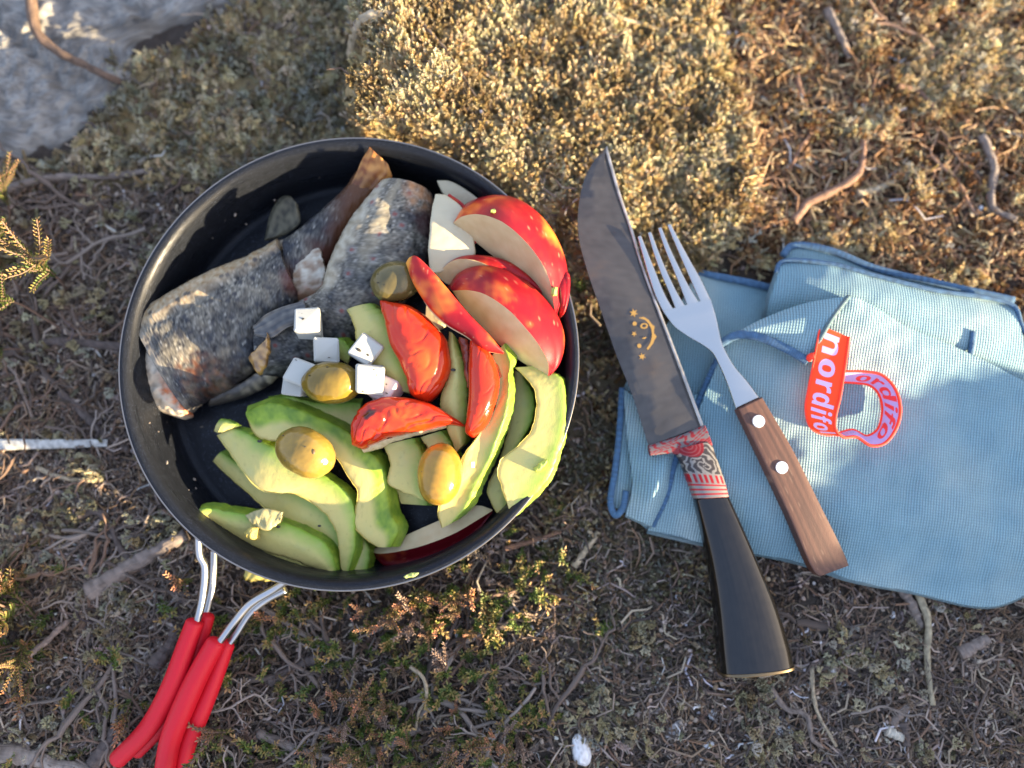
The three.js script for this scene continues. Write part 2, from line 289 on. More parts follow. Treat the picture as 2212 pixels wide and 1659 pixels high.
// --- heather
function sprigGeo(L, n, rich, tips = 1.25, bare = 0) {
  const stem = [], pos = [], idx = [];
  const arm = (P, D, len, r) => {
    const e = P.clone().addScaledVector(D, len), b = D.clone().add(V(rr(-0.3, 0.3), rr(0, 0.3), rr(-0.3, 0.3))).normalize(), q = P.clone().addScaledVector(D, len * 0.5), e2 = q.clone().addScaledVector(b, len * 0.5);
    const cv = new THREE.CatmullRomCurve3([P, q, e2]); stem.push(new THREE.TubeGeometry(cv, 5, r, 5));
    const k = Math.floor(len * 1000 * rich);
    for (let i = 0; i < k; i++) { const t = (i + 0.6) / k; if (bare && len === L && t < bare) continue; const c = cv.getPoint(t), a = (i % 4) * 1.571 + 0.3, T = cv.getTangent(t), S = V(1, 0.2, 0.3).cross(T).normalize(), B = V(0, 0, 0).crossVectors(T, S); const o = S.multiplyScalar(Math.cos(a)).addScaledVector(B, Math.sin(a)).addScaledVector(T, 0.9).normalize(); leafTri(c, o, rr(1.4, 2.1) / 1000, 0.95 / 1000, 0.1, pos, idx); }
    return cv;
  };
  const main = arm(V(0, 0, 0), V(0.25, 0.95, 0.1).normalize(), L, 0.00045);
  for (let i = 0; i < n; i++) { const t = rr(Math.max(0.25, bare), 0.95), T = main.getTangent(t); arm(main.getPoint(t), T.add(V(rr(-1, 1), rr(0, 0.4), rr(-1, 1))).normalize(), L * rr(0.25, 0.5), 0.0003); }
  const lg = fromArrays(pos, idx), sg = mergeGeometries(stem), tip = lg.attributes.position, col = [];
  for (let i = 0; i < tip.count; i++) { const h = clamp(tip.getY(i) / (L * 1.1)), o = (Math.sin(Math.floor(i / 5) * 12.9898) * 43758.5453) % 1; const w = clamp(h * 1.3 - tips + Math.abs(o) * 0.55); col.push(...mix(mix([0.065, 0.105, 0.018], [0.14, 0.185, 0.025], Math.abs(o)), [0.50, 0.18, 0.10], w)); }
  lg.setAttribute('color', new THREE.Float32BufferAttribute(col, 3)); return { sg, lg };
}
const stemMat = MC([0.16, 0.10, 0.07], 0.8), leafMat = M(0.6), dryMat = MC([0.30, 0.21, 0.15], 0.8, { side: THREE.DoubleSide });
const sprigs = [sprigGeo(0.026, 8, 2.0, 0.85), sprigGeo(0.020, 7, 2.0, 0.8), sprigGeo(0.032, 10, 1.9, 0.9), sprigGeo(0.046, 15, 2.2, 1.12, 0.5)];
const mat1 = sprigGeo(0.013, 5, 1.9), mat2 = sprigGeo(0.010, 4, 2.0);
for (const g of [mat1.sg, mat2.sg]) { const n = g.attributes.position.count, c = []; for (let i = 0; i < n; i++) c.push(0.15, 0.10, 0.07); g.deleteAttribute('uv'); g.setAttribute('color', new THREE.Float32BufferAttribute(c, 3)); }
scatter('heather_mat', 'low dark green and rusty heather shoots below the pan', 'heather', [mat1.lg, mat2.lg, mat1.lg, mat1.sg], leafMat, 7000, () => {
  const s = spot(), k = N3(s.x * 30, s.z * 30, 91), w = s.Z.hea * (k > -0.1 ? 0.95 : 0.25) + 0.10 * (1 - sst(300, 420, s.u)) * sst(1150, 1250, s.v) + 0.03 * s.Z.mid; if (rnd() > w || skipAt(s.u, s.v)) return null;
  const f = rr(0.5, 1.15);
  return { p: V(s.x, G(s.x, s.z) - 0.001, s.z), r: tilt(0.8), s: rr(0.8, 1.5), c: [f * 1.2, f * 1.2, f * 1.2] };
});
{ const b1 = mat1.lg.clone(), b2 = mat2.lg.clone(); b1.deleteAttribute('color'); b2.deleteAttribute('color');
  scatter('heather_mat', 'dead brown and greyish heather shoots among the green ones', 'heather', [b1, b2], MC([1, 1, 1], 0.8, { side: THREE.DoubleSide }), 2200, () => {
    const s = spot(), w = s.Z.hea * 0.8 + 0.12 * (1 - sst(300, 420, s.u)) * sst(1100, 1250, s.v) + 0.12 * s.Z.low; if (rnd() > w || skipAt(s.u, s.v)) return null;
    return { p: V(s.x, G(s.x, s.z) - 0.001, s.z), r: tilt(1.3), s: rr(0.6, 1.2), c: jit(pick([[0.22, 0.15, 0.10], [0.32, 0.24, 0.19], [0.14, 0.09, 0.06]]), 0.2) }; }); }
function sprig(u, v, kind, turn, lean, s, label, dry, yo = 0) {
  const o = thing('heather_sprig', label, 'heather', 'heather sprigs standing around the pan'), q = at(u, v, 0), g = sprigs[kind];
  part('stem', g.sg, stemMat, o); part('leaf_cluster', g.lg, dry ? dryMat : leafMat, o).userData.kind = 'stuff';
  o.position.set(q.x, G(q.x, q.z) + yo, q.z); o.rotation.set(lean[0], turn, lean[1], 'XYZ'); o.scale.setScalar(s * 1.25);
}
sprig(140, 625, 3, 0.5, [0.1, -0.1], 1.1, 'pink tipped heather sprig at the left edge below the grey root, upper of two', false, 0);
sprig(140, 715, 3, 2.6, [0.0, -0.1], 1.1, 'pink tipped heather sprig just above the thick weathered root at the left edge', false, 0);
sprig(70, 540, 3, 1.2, [0.1, 0.1], 0.9, 'dark green heather sprig cut by the left edge under the long grey root', false, 0);
sprig(70, 755, 3, 3.0, [0.3, 0.1], 0.7, 'small drooping heather sprig touching the thick weathered root', false, 0);
sprig(45, 1310, 3, 0.3, [-0.2, -0.1], 1.1, 'bushy rusty green heather tuft at the lower left edge', false, 0.008);
sprig(85, 1345, 2, 1.9, [0.0, -0.5], 1.2, 'rusty heather shoot leaning right out of the tuft at the lower left edge');
sprig(15, 1400, 0, 4.0, [0.3, 0.2], 1.1, 'brown heather shoot below the bushy tuft at the lower left edge', false);
sprig(15, 1560, 1, 5.0, [0.2, -0.2], 1.0, 'dry reddish heather shoot in the bottom left corner', true);
sprig(290, 1500, 1, 2.6, [0.5, 0.4], 1.0, 'flat green heather sprig just left of the red handle');
sprig(486, 1562, 0, 0.9, [0.0, 0.75], 1.5, 'green heather sprig growing over the end of the red handle grip', false, 0.006);
sprig(520, 1575, 1, 3.6, [-0.3, -0.2], 0.9, 'small heather sprig with a dark tip right of the red handle');
sprig(790, 1545, 0, 2.0, [-0.4, 0.0], 0.9, 'upright green heather sprig at the bottom centre');
sprig(735, 1500, 1, 0.2, [-0.3, 0.3], 0.8, 'small orange tipped heather sprig left of the upright green one');
sprig(815, 1590, 2, 4.2, [-0.3, -0.3], 0.8, 'spreading heather sprig with rusty fronds near the bottom centre');
sprig(1010, 1600, 0, 1.4, [-0.2, 0.2], 0.95, 'leafy heather sprig at the bottom between root and white stone');
sprig(965, 1460, 2, 5.4, [-0.6, 0.1], 0.85, 'dry brown heather stem below the pan on the right', true);
sprig(1010, 1260, 1, 2.8, [0.3, 0.4], 0.9, 'green heather sprig tucked under the lower right rim of the pan');
sprig(545, 1345, 1, 0.9, [0.1, -0.3], 0.85, 'dark heather sprig between the pan and the right handle wire');
sprig(420, 1250, 1, 3.3, [0.1, 0.3], 0.85, 'dark heather sprig between the two left handle wires');
// --- tangled bare stems of old heather
function stemTangle(L, r, k) {
  const gs = []; const run = (P, a, len, rad, d) => { const pts = [P]; let q = P.clone(); for (let i = 0; i < 5; i++) { a += rr(-0.55, 0.55); q = q.clone().add(V(Math.cos(a) * len / 5, rr(-0.0007, 0.0009), Math.sin(a) * len / 5)); q.y = clamp(q.y, -0.001, 0.004); pts.push(q); if (d && rnd() < 0.6) run(q, a + (rnd() < 0.5 ? 0.7 : -0.7), len * rr(0.3, 0.6), rad * 0.6, d - 1); }
    const cv = new THREE.CatmullRomCurve3(pts), n = 14, g = new THREE.TubeGeometry(cv, n, rad, 6), p = g.attributes.position; for (let i = 0; i < p.count; i++) { const f = N3(p.getX(i) * 260 + k, p.getY(i) * 260, p.getZ(i) * 260) * rad * 0.8; p.setXYZ(i, p.getX(i) + f, p.getY(i) + f * 0.6, p.getZ(i) - f); } g.computeVertexNormals(); g.deleteAttribute('uv'); gs.push(g); };
  run(V(-L / 2, 0.0012, 0), 0, L, r, 2); return mergeGeometries(gs);
}
scatter('tangled_stems', 'bare grey brown stems of old heather tangled over the ground', 'stems', [stemTangle(0.05, 0.0011, 1), stemTangle(0.04, 0.0008, 2), stemTangle(0.06, 0.0014, 3), stemTangle(0.035, 0.0006, 4), stemTangle(0.045, 0.0009, 5), stemTangle(0.03, 0.0005, 6)], MC([1, 1, 1], 0.85), 900, () => {
  const s = spot(), lf = (1 - sst(460, 600, s.u)) * sst(400, 480, s.v), w = Math.max(lf * 0.95, s.Z.hea * 0.75, s.Z.low * 0.28, s.Z.rgt * 0.12); if (rnd() > w || Math.hypot(s.u - 775, s.v - 787) < 545 || inPoly(s.u, s.v, CLOTH)) return null;
  const k = rr(0.6, 1.25), c = s.Z.rgt > 0.5 ? [0.30, 0.18, 0.11] : pick([[0.19, 0.145, 0.115], [0.11, 0.082, 0.065], [0.27, 0.22, 0.18], [0.17, 0.105, 0.07]]);
  return { p: V(s.x, G(s.x, s.z) + rr(0.0005, 0.004), s.z), r: [rr(-0.12, 0.12), rr(0, 6.28), rr(-0.12, 0.12)], s: rr(0.7, 1.2), c: c.map(x => x * k) };
});
function bush(name, label, u, v, n, ru, rv, kinds, hgt, dryShare = 0.2) {
  const o = thing(name, label, 'heather bush', 'heather bushes round the picnic place'), c = at(u, v, 0); o.position.set(c.x, G(c.x, c.z), c.z);
  for (let i = 0; i < n; i++) { const q = at(u + rr(-ru, ru), v + rr(-rv, rv), 0), g = sprigs[pick(kinds)], dry = rnd() < dryShare, S = rr(0.75, 1.15) * hgt; const e = new THREE.Euler(rr(-0.5, 0.5), rr(0, 6.28), rr(-0.5, 0.5));
    for (const [nm, ge, m] of [['stem', g.sg, stemMat], ['leaf_cluster', g.lg, dry ? dryMat : leafMat]]) { const p = part(nm, ge, m, o); p.position.set(q.x - c.x, G(q.x, q.z) - o.position.y, q.z - c.z); p.rotation.copy(e); p.scale.setScalar(S); if (nm !== 'stem') p.userData.kind = 'stuff'; } }
}
bush('heather_bush', 'dense rusty green heather bush running off the lower left edge', 25, 1340, 26, 70, 95, [0, 2, 3, 3], 1.0, 0.06);
bush('heather_bush', 'dark green heather bush running off the left edge beside the pink tipped sprigs', 8, 560, 18, 40, 95, [0, 2, 3], 1.05, 0.05);
bush('heather_bush', 'low dark heather bush at the bottom centre around the bleached stem', 800, 1560, 16, 100, 50, [0, 1, 2], 0.8, 0.25);
bush('heather_bush', 'heather bush at the bottom between the centre and the white stone', 1030, 1590, 14, 90, 55, [0, 1, 2], 0.8, 0.3);
bush('heather_bush', 'dark heather bush close under the lower right rim of the pan', 930, 1330, 16, 120, 50, [0, 1], 0.85, 0.25);
// --- roots and twigs that can be told apart
const barkTex = noiseTex(128, (i, j) => { const k = clamp(0.55 + 0.5 * N3(i / 34, j / 2.2, 3) + 0.3 * (rnd() - 0.5)) * 255; return [k, k, k]; });
const barkMat = M(0.85, { bumpMap: barkTex, bumpScale: 0.0006 });
const bark = c => (P, t, a) => { const k = 0.8 + 0.5 * N3(P.x * 400, P.z * 400, a * 6) + 0.25 * N3(a * 9, t * 40); return c.map(x => x * clamp(k, 0.45, 1.5)); };
function twig(pts, r, c, label, name = 'twig', lift = 1.2, o = {}) {
  const w = pts.map(p => { const q = at(p[0], p[1], p[2] ?? 3); q.y = p[2] != null ? q.y : G(q.x, q.z) + (r * 0.6 + lift) / 1000; return q; });
  const cv = new THREE.CatmullRomCurve3(w, false, 'centripetal');
  return solo(name, tube(null, t => r * (1 - 0.35 * t), { crv: cv, n: 46, m: 9, col: bark(c), wob: 0.22, ...o }), barkMat, label, name === 'twig' ? 'twig' : name.replace('_', ' '));
}
const gB = [0.24, 0.19, 0.155], dB = [0.12, 0.09, 0.075], rB = [0.26, 0.145, 0.09], pB = [0.50, 0.40, 0.26];
twig([[-10, 418], [100, 388], [220, 380], [335, 372]], 2.4, gB, 'long grey root lying across the upper left, below the rock', 'root');
twig([[-10, 775], [80, 742], [180, 742], [272, 750]], 3.2, dB, 'thick dark weathered root at the left edge running towards the pan', 'root');
twig([[128, 845], [180, 895], [225, 940], [275, 972]], 2.6, dB, 'dark slanting root left of the pan above the pale flat stick', 'root');
twig([[-15, 960, 5], [110, 959, 5], [232, 957, 5]], 3.1, [0.58, 0.57, 0.52], 'pale straight flat stick pointing at the pan from the left edge', 'stick', 0, { flat: 0.3, wob: 0.04 });
twig([[196, 1278], [300, 1212], [405, 1152]], 5.0, gB, 'broad weathered piece of wood left of the handle wires', 'root', 2);
twig([[171, 1113], [216, 1105], [242, 1139], [268, 1191], [320, 1237]], 2.2, dB, 'hooked dark root crossing above the weathered piece of wood', 'root', 2);
twig([[335, 1438], [360, 1400], [388, 1348]], 4.2, dB, 'stubby dark branch lying just left of the left red grip');
twig([[0, 1622], [81, 1633], [123, 1650], [205, 1662]], 4.6, [0.34, 0.28, 0.23], 'pale thick branch in the bottom left corner', 'twig', 2);
twig([[297, 1391], [290, 1420], [300, 1452], [337, 1478]], 1.2, gB, 'thin curled stem left of the red grip');
twig([[205, 1650], [238, 1600], [276, 1525]], 4.0, dB, 'dark root standing left of the end of the left red grip', 'root');
twig([[66, -10, 13], [80, 69, 13.5], [132, 115, 13.5], [180, 139, 12.5], [228, 163, 10], [262, 178, 6]], 2.7, [0.16, 0.10, 0.065], 'brown root winding over the grey rock', 'root', 3);
twig([[770, 140], [828, 148], [912, 126]], 3.6, pB, 'short pale cut twig lying on the tan moss');
twig([[1093, 0], [1150, 28], [1175, 52], [1203, 66], [1251, 42], [1312, 5]], 1.9, rB, 'reddish V shaped root at the top edge on the moss', 'root', 2);
twig([[1293, 88], [1373, 90], [1472, 110]], 1.4, pB, 'thin straw coloured stem on the tan moss at the top', 'twig', 3);
twig([[918, 142], [977, 201], [1034, 280]], 0.9, dB, 'thin dark stem lying in the tan moss above the pan', 'twig', 4);
twig([[1709, 482], [1739, 444], [1791, 420], [1843, 385], [1857, 344], [1858, 310]], 2.6, rB, 'bent brown root at the upper right above the cloth', 'root', 3);
twig([[1847, 422], [1885, 412], [1932, 394]], 2.1, pB, 'short pale twig right of the bent brown root', 'twig', 2);
twig([[1784, 25], [1809, 87], [1834, 128]], 2.7, gB, 'short grey twig near the top right', 'twig', 3);
twig([[1715, 118], [1729, 194], [1746, 250], [1749, 288], [1722, 330], [1706, 368]], 1.7, rB, 'long reddish root hanging down at the upper right', 'root', 2);
twig([[1930, 194], [1986, 198], [2012, 246]], 1.7, rB, 'angled thin twig in the moss at the right', 'twig', 3);
twig([[2112, 300], [2135, 365], [2138, 451], [2185, 480]], 2.5, gB, 'grey forked looking root near the right edge above the cloth', 'root', 3);
twig([[1968, 1262], [1994, 1335], [2000, 1427], [2008, 1520]], 2.0, [0.40, 0.34, 0.22], 'long straw coloured stalk hanging down from under the cloth', 'twig', 4);
twig([[1940, 1262], [1965, 1305], [1987, 1353]], 3.0, gB, 'grey stick beside the straw stalk below the cloth', 'stick', 2);
twig([[2070, 1410], [2128, 1377]], 3.6, gB, 'short grey stick at the lower right edge', 'stick', 2);
twig([[1922, 1564], [1960, 1532], [1999, 1502]], 2.3, gB, 'grey slanting twig below the straw stalk');
twig([[1950, 1560], [1956, 1610]], 3.0, dB, 'dark stub at the bottom right below the slanting twig');
twig([[1661, 1482], [1695, 1528], [1738, 1543], [1750, 1592], [1782, 1616]], 1.6, gB, 'tangled pale root below the end of the knife handle', 'root', 3);
twig([[1753, 1442], [1762, 1528], [1806, 1612]], 1.2, pB, 'thin pale stem right of the knife handle end', 'twig', 3);
twig([[1912, 1575], [1947, 1592]], 2.9, [0.60, 0.55, 0.44], 'cream coloured wood chip at the bottom right');
twig([[886, 1440, 14], [914, 1464, 16], [921, 1506, 14], [904, 1540, 10], [898, 1576, 6]], 1.0, pB, 'thin bleached heather stem curving up at the bottom centre', 'twig', 5);
twig([[560, 1580], [661, 1620], [770, 1646]], 2.2, gB, 'grey root along the bottom edge right of the handle', 'root', 3);
twig([[795, 1626], [850, 1600], [908, 1570]], 2.6, gB, 'grey root rising to the right at the bottom centre', 'root', 3);
twig([[676, 1665], [681, 1600], [700, 1560]], 1.4, gB, 'thin upright grey twig at the bottom edge', 'twig', 5);
twig([[580, 1474], [668, 1429], [740, 1413]], 3.1, dB, 'dark branch below the pan right of the red grip', 'twig', 2);
twig([[567, 1308], [650, 1363], [690, 1396]], 1.5, gB, 'thin twig slanting down from under the pan', 'twig', 3);
twig([[1090, 1185], [1150, 1168], [1212, 1148]], 1.6, rB, 'thin dark red twig right of the lower pan rim', 'twig', 3);
twig([[1238, 1224], [1265, 1188], [1292, 1148]], 2.0, pB, 'pale straight twig left of the cloth corner', 'twig', 3);
twig([[60, 1420], [110, 1385], [145, 1350], [160, 1340]], 1.8, [0.36, 0.27, 0.22], 'bare pinkish twig leaving the heather tuft at the lower left', 'twig', 8);
twig([[80, 1010], [130, 1030], [205, 1040]], 1.4, pB, 'thin tan twig below the pale flat stick', 'twig', 3);
// --- stones
function stone(u, v, a, b, h, turn, c, label, name = 'pebble') {
  const q = at(u, v, 2), g = new THREE.IcosahedronGeometry(1, 5), p = g.attributes.position, so = rnd() * 40, col = [];
  for (let i = 0; i < p.count; i++) { const d = V(p.getX(i), p.getY(i), p.getZ(i)); const k = 1 + 0.22 * N3(d.x * 1.3 + so, d.y * 1.3, d.z * 1.3) + 0.07 * N3(d.x * 5 + so, d.y * 5, d.z * 5); d.multiplyScalar(k); p.setXYZ(i, d.x * a / 1000, d.y * h / 1000, d.z * b / 1000); const f = 0.85 + 0.5 * N3(d.x * 7, d.y * 7 + so, d.z * 7); col.push(...c.map(x => x * clamp(f, 0.5, 1.2))); }
  g.setAttribute('color', new THREE.Float32BufferAttribute(col, 3)); const s = mergeVertices(g, 1e-6); s.computeVertexNormals();
  const m = solo(name, s, M(0.7), label, name, 'small pale stones in the litter'); m.position.set(q.x, G(q.x, q.z) + h * 0.4 / 1000, q.z); m.rotation.y = turn; return m;
}
const W = [0.72, 0.71, 0.69];
stone(1254, 1619, 4.6, 7.6, 4.5, 0.25, W, 'large white stone at the bottom edge, biggest of the loose stones', 'stone');
stone(1542, 1546, 2.3, 3.6, 2, 0.3, W, 'oval white pebble left of the knife handle end');
stone(1530, 1607, 3.6, 1.9, 2, 0.1, W, 'flat white pebble lying crosswise near the bottom edge');
stone(1686, 1580, 2.4, 2.2, 2, 0, W, 'left pebble of the trio below the knife handle');
stone(1708, 1577, 2.2, 2.2, 2, 0.5, [0.5, 0.52, 0.55], 'greyish right pebble of the trio below the knife handle');
stone(1689, 1557, 2.1, 1.6, 1.6, 1, W, 'top pebble of the trio below the knife handle');
stone(1802, 1448, 2.0, 2.2, 2, 1, W, 'white pebble just right of the knife handle end');
stone(1930, 1329, 1.9, 1.9, 2, 0, W, 'small round white pebble below the cloth');
stone(1884, 1442, 1.9, 2.4, 1.8, 0.4, [0.42, 0.47, 0.58], 'bluish pebble left of the straw stalk');
stone(1826, 1482, 2.8, 1.7, 1.6, 0.1, [0.5, 0.5, 0.52], 'flat grey pebble between knife handle and straw stalk');
stone(1458, 1574, 6.2, 3.0, 1.2, 0.7, [0.36, 0.33, 0.31], 'flat grey bark flake near the bottom centre right', 'bark_flake');
stone(1630, 1402, 2.2, 2.2, 1.8, 0.7, [0.45, 0.45, 0.44], 'dull grey pebble touching the left side of the knife handle', 'pebble');
stone(296, 520, 4.0, 2.2, 1.2, 1.2, [0.38, 0.36, 0.36], 'grey chip left of the pan under the long root', 'bark_flake');
// --- the rock at the upper left
{
  const c0 = at(20, 120, 0), outline = th => { const k = 1 + 0.14 * N3(Math.cos(th) * 1.5, Math.sin(th) * 1.5, 7) + 0.05 * N3(Math.cos(th) * 6, Math.sin(th) * 6, 3); return [385 * k * (Math.cos(th) < 0 ? 1.2 : 0.78 + 1.35 * sst(0.0, 0.7, -Math.sin(th))), 250 * k * (Math.sin(th) < 0 ? 1.2 : 1.0)]; };
  const g = grid(90, 160, (t, a) => {
    const th = a * 2 * Math.PI, [ru, rv] = outline(th), x = c0.x + Math.cos(th) * ru * PX * t, z = c0.z + Math.sin(th) * rv * PX * t;
    const y = -0.005 + 0.013 * Math.pow(1 - Math.pow(t, 4), 0.5) + 0.0035 * fbm(x * 60, z * 60, 5) + 0.0022 * fbm(x * 200, z * 200, 6) - 0.004 * sst(0.25, 0, Math.abs(Math.sin((x - z) * 38)));
    const l = fbm(x * 110, z * 110, 11), s = fbm(x * 700, z * 700, 2); let c = mix([0.12, 0.112, 0.10], [0.26, 0.245, 0.215], clamp(0.5 + l * 1.1 + s * 0.7)); c = mix(c, [0.13, 0.12, 0.11], sst(0.35, 0.75, -s + 0.3 * l));
    return { p: V(x, y, z), c };
  }, { closeV: true });
  solo('rock', g, M(0.9), 'grey lichen covered rock in the upper left corner', 'rock');
}

// ---------- the pan ----------
const speck = noiseTex(512, () => { const r = rnd(); const k = r > 0.994 ? 190 : r > 0.95 ? 48 : 19 + 11 * rnd(); return [k * 0.95, k * 1.03, k * 1.2]; }, { srgb: true });
speck.repeat.set(7, 2);
const panRough = noiseTex(256, (i, j) => { const k = 120 + 70 * fbm(i / 40, j / 40, 2) + 40 * rnd(); return [k, clamp(k, 60, 220), k]; });
panRough.repeat.set(5, 2);
const panMat = new THREE.MeshPhysicalMaterial({ map: speck, roughness: 0.66, roughnessMap: panRough, metalness: 0.08, specularIntensity: 0.38, side: THREE.DoubleSide, bumpMap: grainTex, bumpScale: 0.00012 });
const steel = new THREE.MeshPhysicalMaterial({ color: new THREE.Color().setRGB(0.42, 0.42, 0.41), metalness: 1, roughness: 0.34 });
const pc = at(754, 767, 45);
const pan = thing('frying_pan', 'round black camping frying pan full of food with a red folding handle', 'frying pan');
pan.position.set(pc.x, 0, pc.z);
const v2 = (r, y) => new THREE.Vector2(r / 1000, y / 1000);
const prof = pts => new THREE.SplineCurve(pts.map(p => v2(...p))).getPoints(60);
part('base', new THREE.LatheGeometry([v2(0, 8), v2(60, 8), v2(96.4, 8.0), v2(98, 8.1), v2(99, 8.6), v2(99.8, 9.2)], 180), panMat, pan);
part('inner_wall', new THREE.LatheGeometry(prof([[99.8, 9.2], [101.0, 12], [101.7, 18], [102.3, 28], [102.9, 36], [103.7, 41], [105.2, 44.1], [107.2, 45.4], [108.8, 45.2]]), 220), panMat, pan);
part('outer_wall', new THREE.LatheGeometry(prof([[0, 3.5], [80, 3.5], [98, 3.8], [103, 6.5], [104.6, 14], [105.8, 30], [107.4, 40], [109.0, 44.2]]), 180), panMat, pan);
part('rim_edge', new THREE.LatheGeometry(prof([[108.8, 45.2], [109.35, 45.25], [109.6, 44.8], [109.4, 44.2], [109.0, 44.2]]), 220), new THREE.MeshPhysicalMaterial({ color: new THREE.Color().setRGB(0.20, 0.19, 0.18), metalness: 0.9, roughness: 0.45 }), pan);
const redMat = new THREE.MeshPhysicalMaterial({ color: new THREE.Color().setRGB(0.58, 0.008, 0.02), roughness: 0.48, specularIntensity: 0.6, bumpMap: grainTex, bumpScale: 0.00006, side: THREE.DoubleSide });
const local = (g, o) => { g.translate(-o.position.x, -o.position.y, -o.position.z); return g; };
const wire = pts => part('handle_wire', local(tube(pts, 1.75, { n: 60, m: 12, wob: 0 }), pan), steel, pan);
wire([[428, 1140, 36], [431, 1200, 31], [441, 1222, 29], [437, 1290, 27], [424, 1350, 25]]);
wire([[462, 1190, 20], [461, 1230, 20], [458, 1270, 19], [446, 1325, 18], [440, 1350, 18]]);
wire([[634, 1246, 37], [592, 1273, 31], [540, 1305, 29], [505, 1345, 28], [468, 1395, 26]]);
wire([[617, 1274, 24], [575, 1296, 22], [540, 1325, 21], [510, 1370, 20], [488, 1400, 19]]);
function grip(pts, pts2, w, label) {                    // two lobes of one folded silicone sleeve
  const c = curve(pts), c2 = curve(pts2);
  const lobe = (cv, r0) => grid(80, 30, (t, a) => {
    const P = cv.getPoint(t), T = cv.getTangent(t), S = V(0, 0, 0).crossVectors(T, V(0, 1, 0)).normalize(), U = V(0, 0, 0).crossVectors(S, T), th = a * 2 * Math.PI;
    const e = Math.min(1, Math.pow(Math.min(t / 0.045, (1 - t) / 0.03, 1), 0.45) + 0.12), r = r0 * e * (1 - 0.06 * Math.cos(t * 6.28));
    const ridge = 1 + 0.06 * Math.exp(-Math.pow((((th - 1.9) + 9.42) % 6.283 - 3.14) / 0.12, 2));
    P.addScaledVector(S, Math.cos(th) * r * ridge * 1.0).addScaledVector(U, Math.sin(th) * r * ridge * 0.95); return { p: P };
  }, { closeV: true, caps: true });
  part('handle_grip', local(mergeGeometries([lobe(c, w), lobe(c2, w * 0.82)]), pan), redMat, pan, label);
}
grip([[424, 1336, 25], [403, 1395, 24], [372, 1480, 22], [322, 1570, 18], [247, 1648, 12]], [[450, 1322, 19], [432, 1385, 18], [400, 1475, 16], [350, 1565, 13], [290, 1630, 8]], 0.0047, 'left red silicone grip with its end in view');
grip([[472, 1378, 26], [432, 1450, 25], [395, 1530, 23], [368, 1600, 21], [352, 1690, 18]], [[494, 1380, 19], [462, 1470, 18], [430, 1550, 17], [405, 1610, 15], [388, 1690, 13]], 0.0050, 'right red silicone grip cut by the bottom edge of the picture');
// crumbs and drops stuck to the pan
{
  const gs = [], g0 = new THREE.IcosahedronGeometry(0.0005, 1);
  for (let i = 0; i < 60; i++) { const th = rr(1.6, 4.6), w = rnd(); let r, y; if (w < 0.55) { r = rr(0.05, 0.096); y = 0.0083; } else { const k = rnd(); r = lerp(0.1015, 0.104, k); y = lerp(0.019, 0.037, k); } const g = g0.clone(); const s = rr(0.4, 1.5); g.scale(s * rr(0.7, 1.6), s * 0.6, s); g.rotateY(rr(0, 6)); g.translate(pc.x + Math.cos(th) * r, y, pc.z - Math.sin(th) * r * (rnd() < 0.5 ? 1 : 0.9)); gs.push(g); }
  solo('crumb_scatter', mergeGeometries(gs), MC([0.16, 0.13, 0.10], 0.6), 'tiny food crumbs sticking to the inside of the pan', 'crumbs', null, 'stuff');
}
// ---------- trout ----------
const scaleTex = noiseTex(64, (i, j) => { const x = (i / 64) * 2, y = (j / 64) * 2; const f = (a, b) => Math.hypot((a % 1) - 0.5, (b % 1) - 0.5); const d = Math.min(f(x + 8, y + 8), f(x + 8.5, y + 8.5)); const k = 255 * clamp(1 - d * 1.5); return [k, k, k]; });
const fishMat = rep => { const t = grainTex.clone(); t.repeat.set(rep[0] / 128, rep[1] / 128); t.needsUpdate = true; return M(0.36, { bumpMap: t, bumpScale: 0.0006, specularIntensity: 0.45, clearcoat: 0.05, clearcoatRoughness: 0.15 }); };
const fleshMat = M(0.45, { clearcoat: 0.4, clearcoatRoughness: 0.3, bumpMap: grainTex, bumpScale: 0.0002 });
const spots = (P, n, r, so) => { const x = P.x * 1000 / n + so, z = P.z * 1000 / n + so * 1.7, i = Math.floor(x), j = Math.floor(z); let d = 9; for (let a = -1; a < 2; a++) for (let b = -1; b < 2; b++) { const h = Math.sin((i + a) * 127.1 + (j + b) * 311.7) * 43758.5, hx = h - Math.floor(h), h2 = h * 1.37, hz = h2 - Math.floor(h2); d = Math.min(d, Math.hypot(x - i - a - hx, z - j - b - hz)); } return 1 - sst(r * 0.6, r, d); };
const near = (P, q, r) => 1 - sst(r * 0.4, r, Math.hypot(P.x - q.x, P.z - q.z) * 1000 + 2.2 * N3(P.x * 300, P.z * 300));
function cell(x, y) {                                   // nearest of scattered points: distance and a random value of its own
  const i = Math.floor(x), j = Math.floor(y); let d = 9, r = 0;
  for (let a = -1; a < 2; a++) for (let b = -1; b < 2; b++) { const h = Math.sin((i + a) * 127.1 + (j + b) * 311.7) * 43758.5453, hx = h - Math.floor(h), k = h * 1.37, hz = k - Math.floor(k), e = Math.hypot(x - i - a - hx, y - j - b - hz); if (e < d) { d = e; const q = h * 2.71; r = q - Math.floor(q); } }
  return [d, r];
}
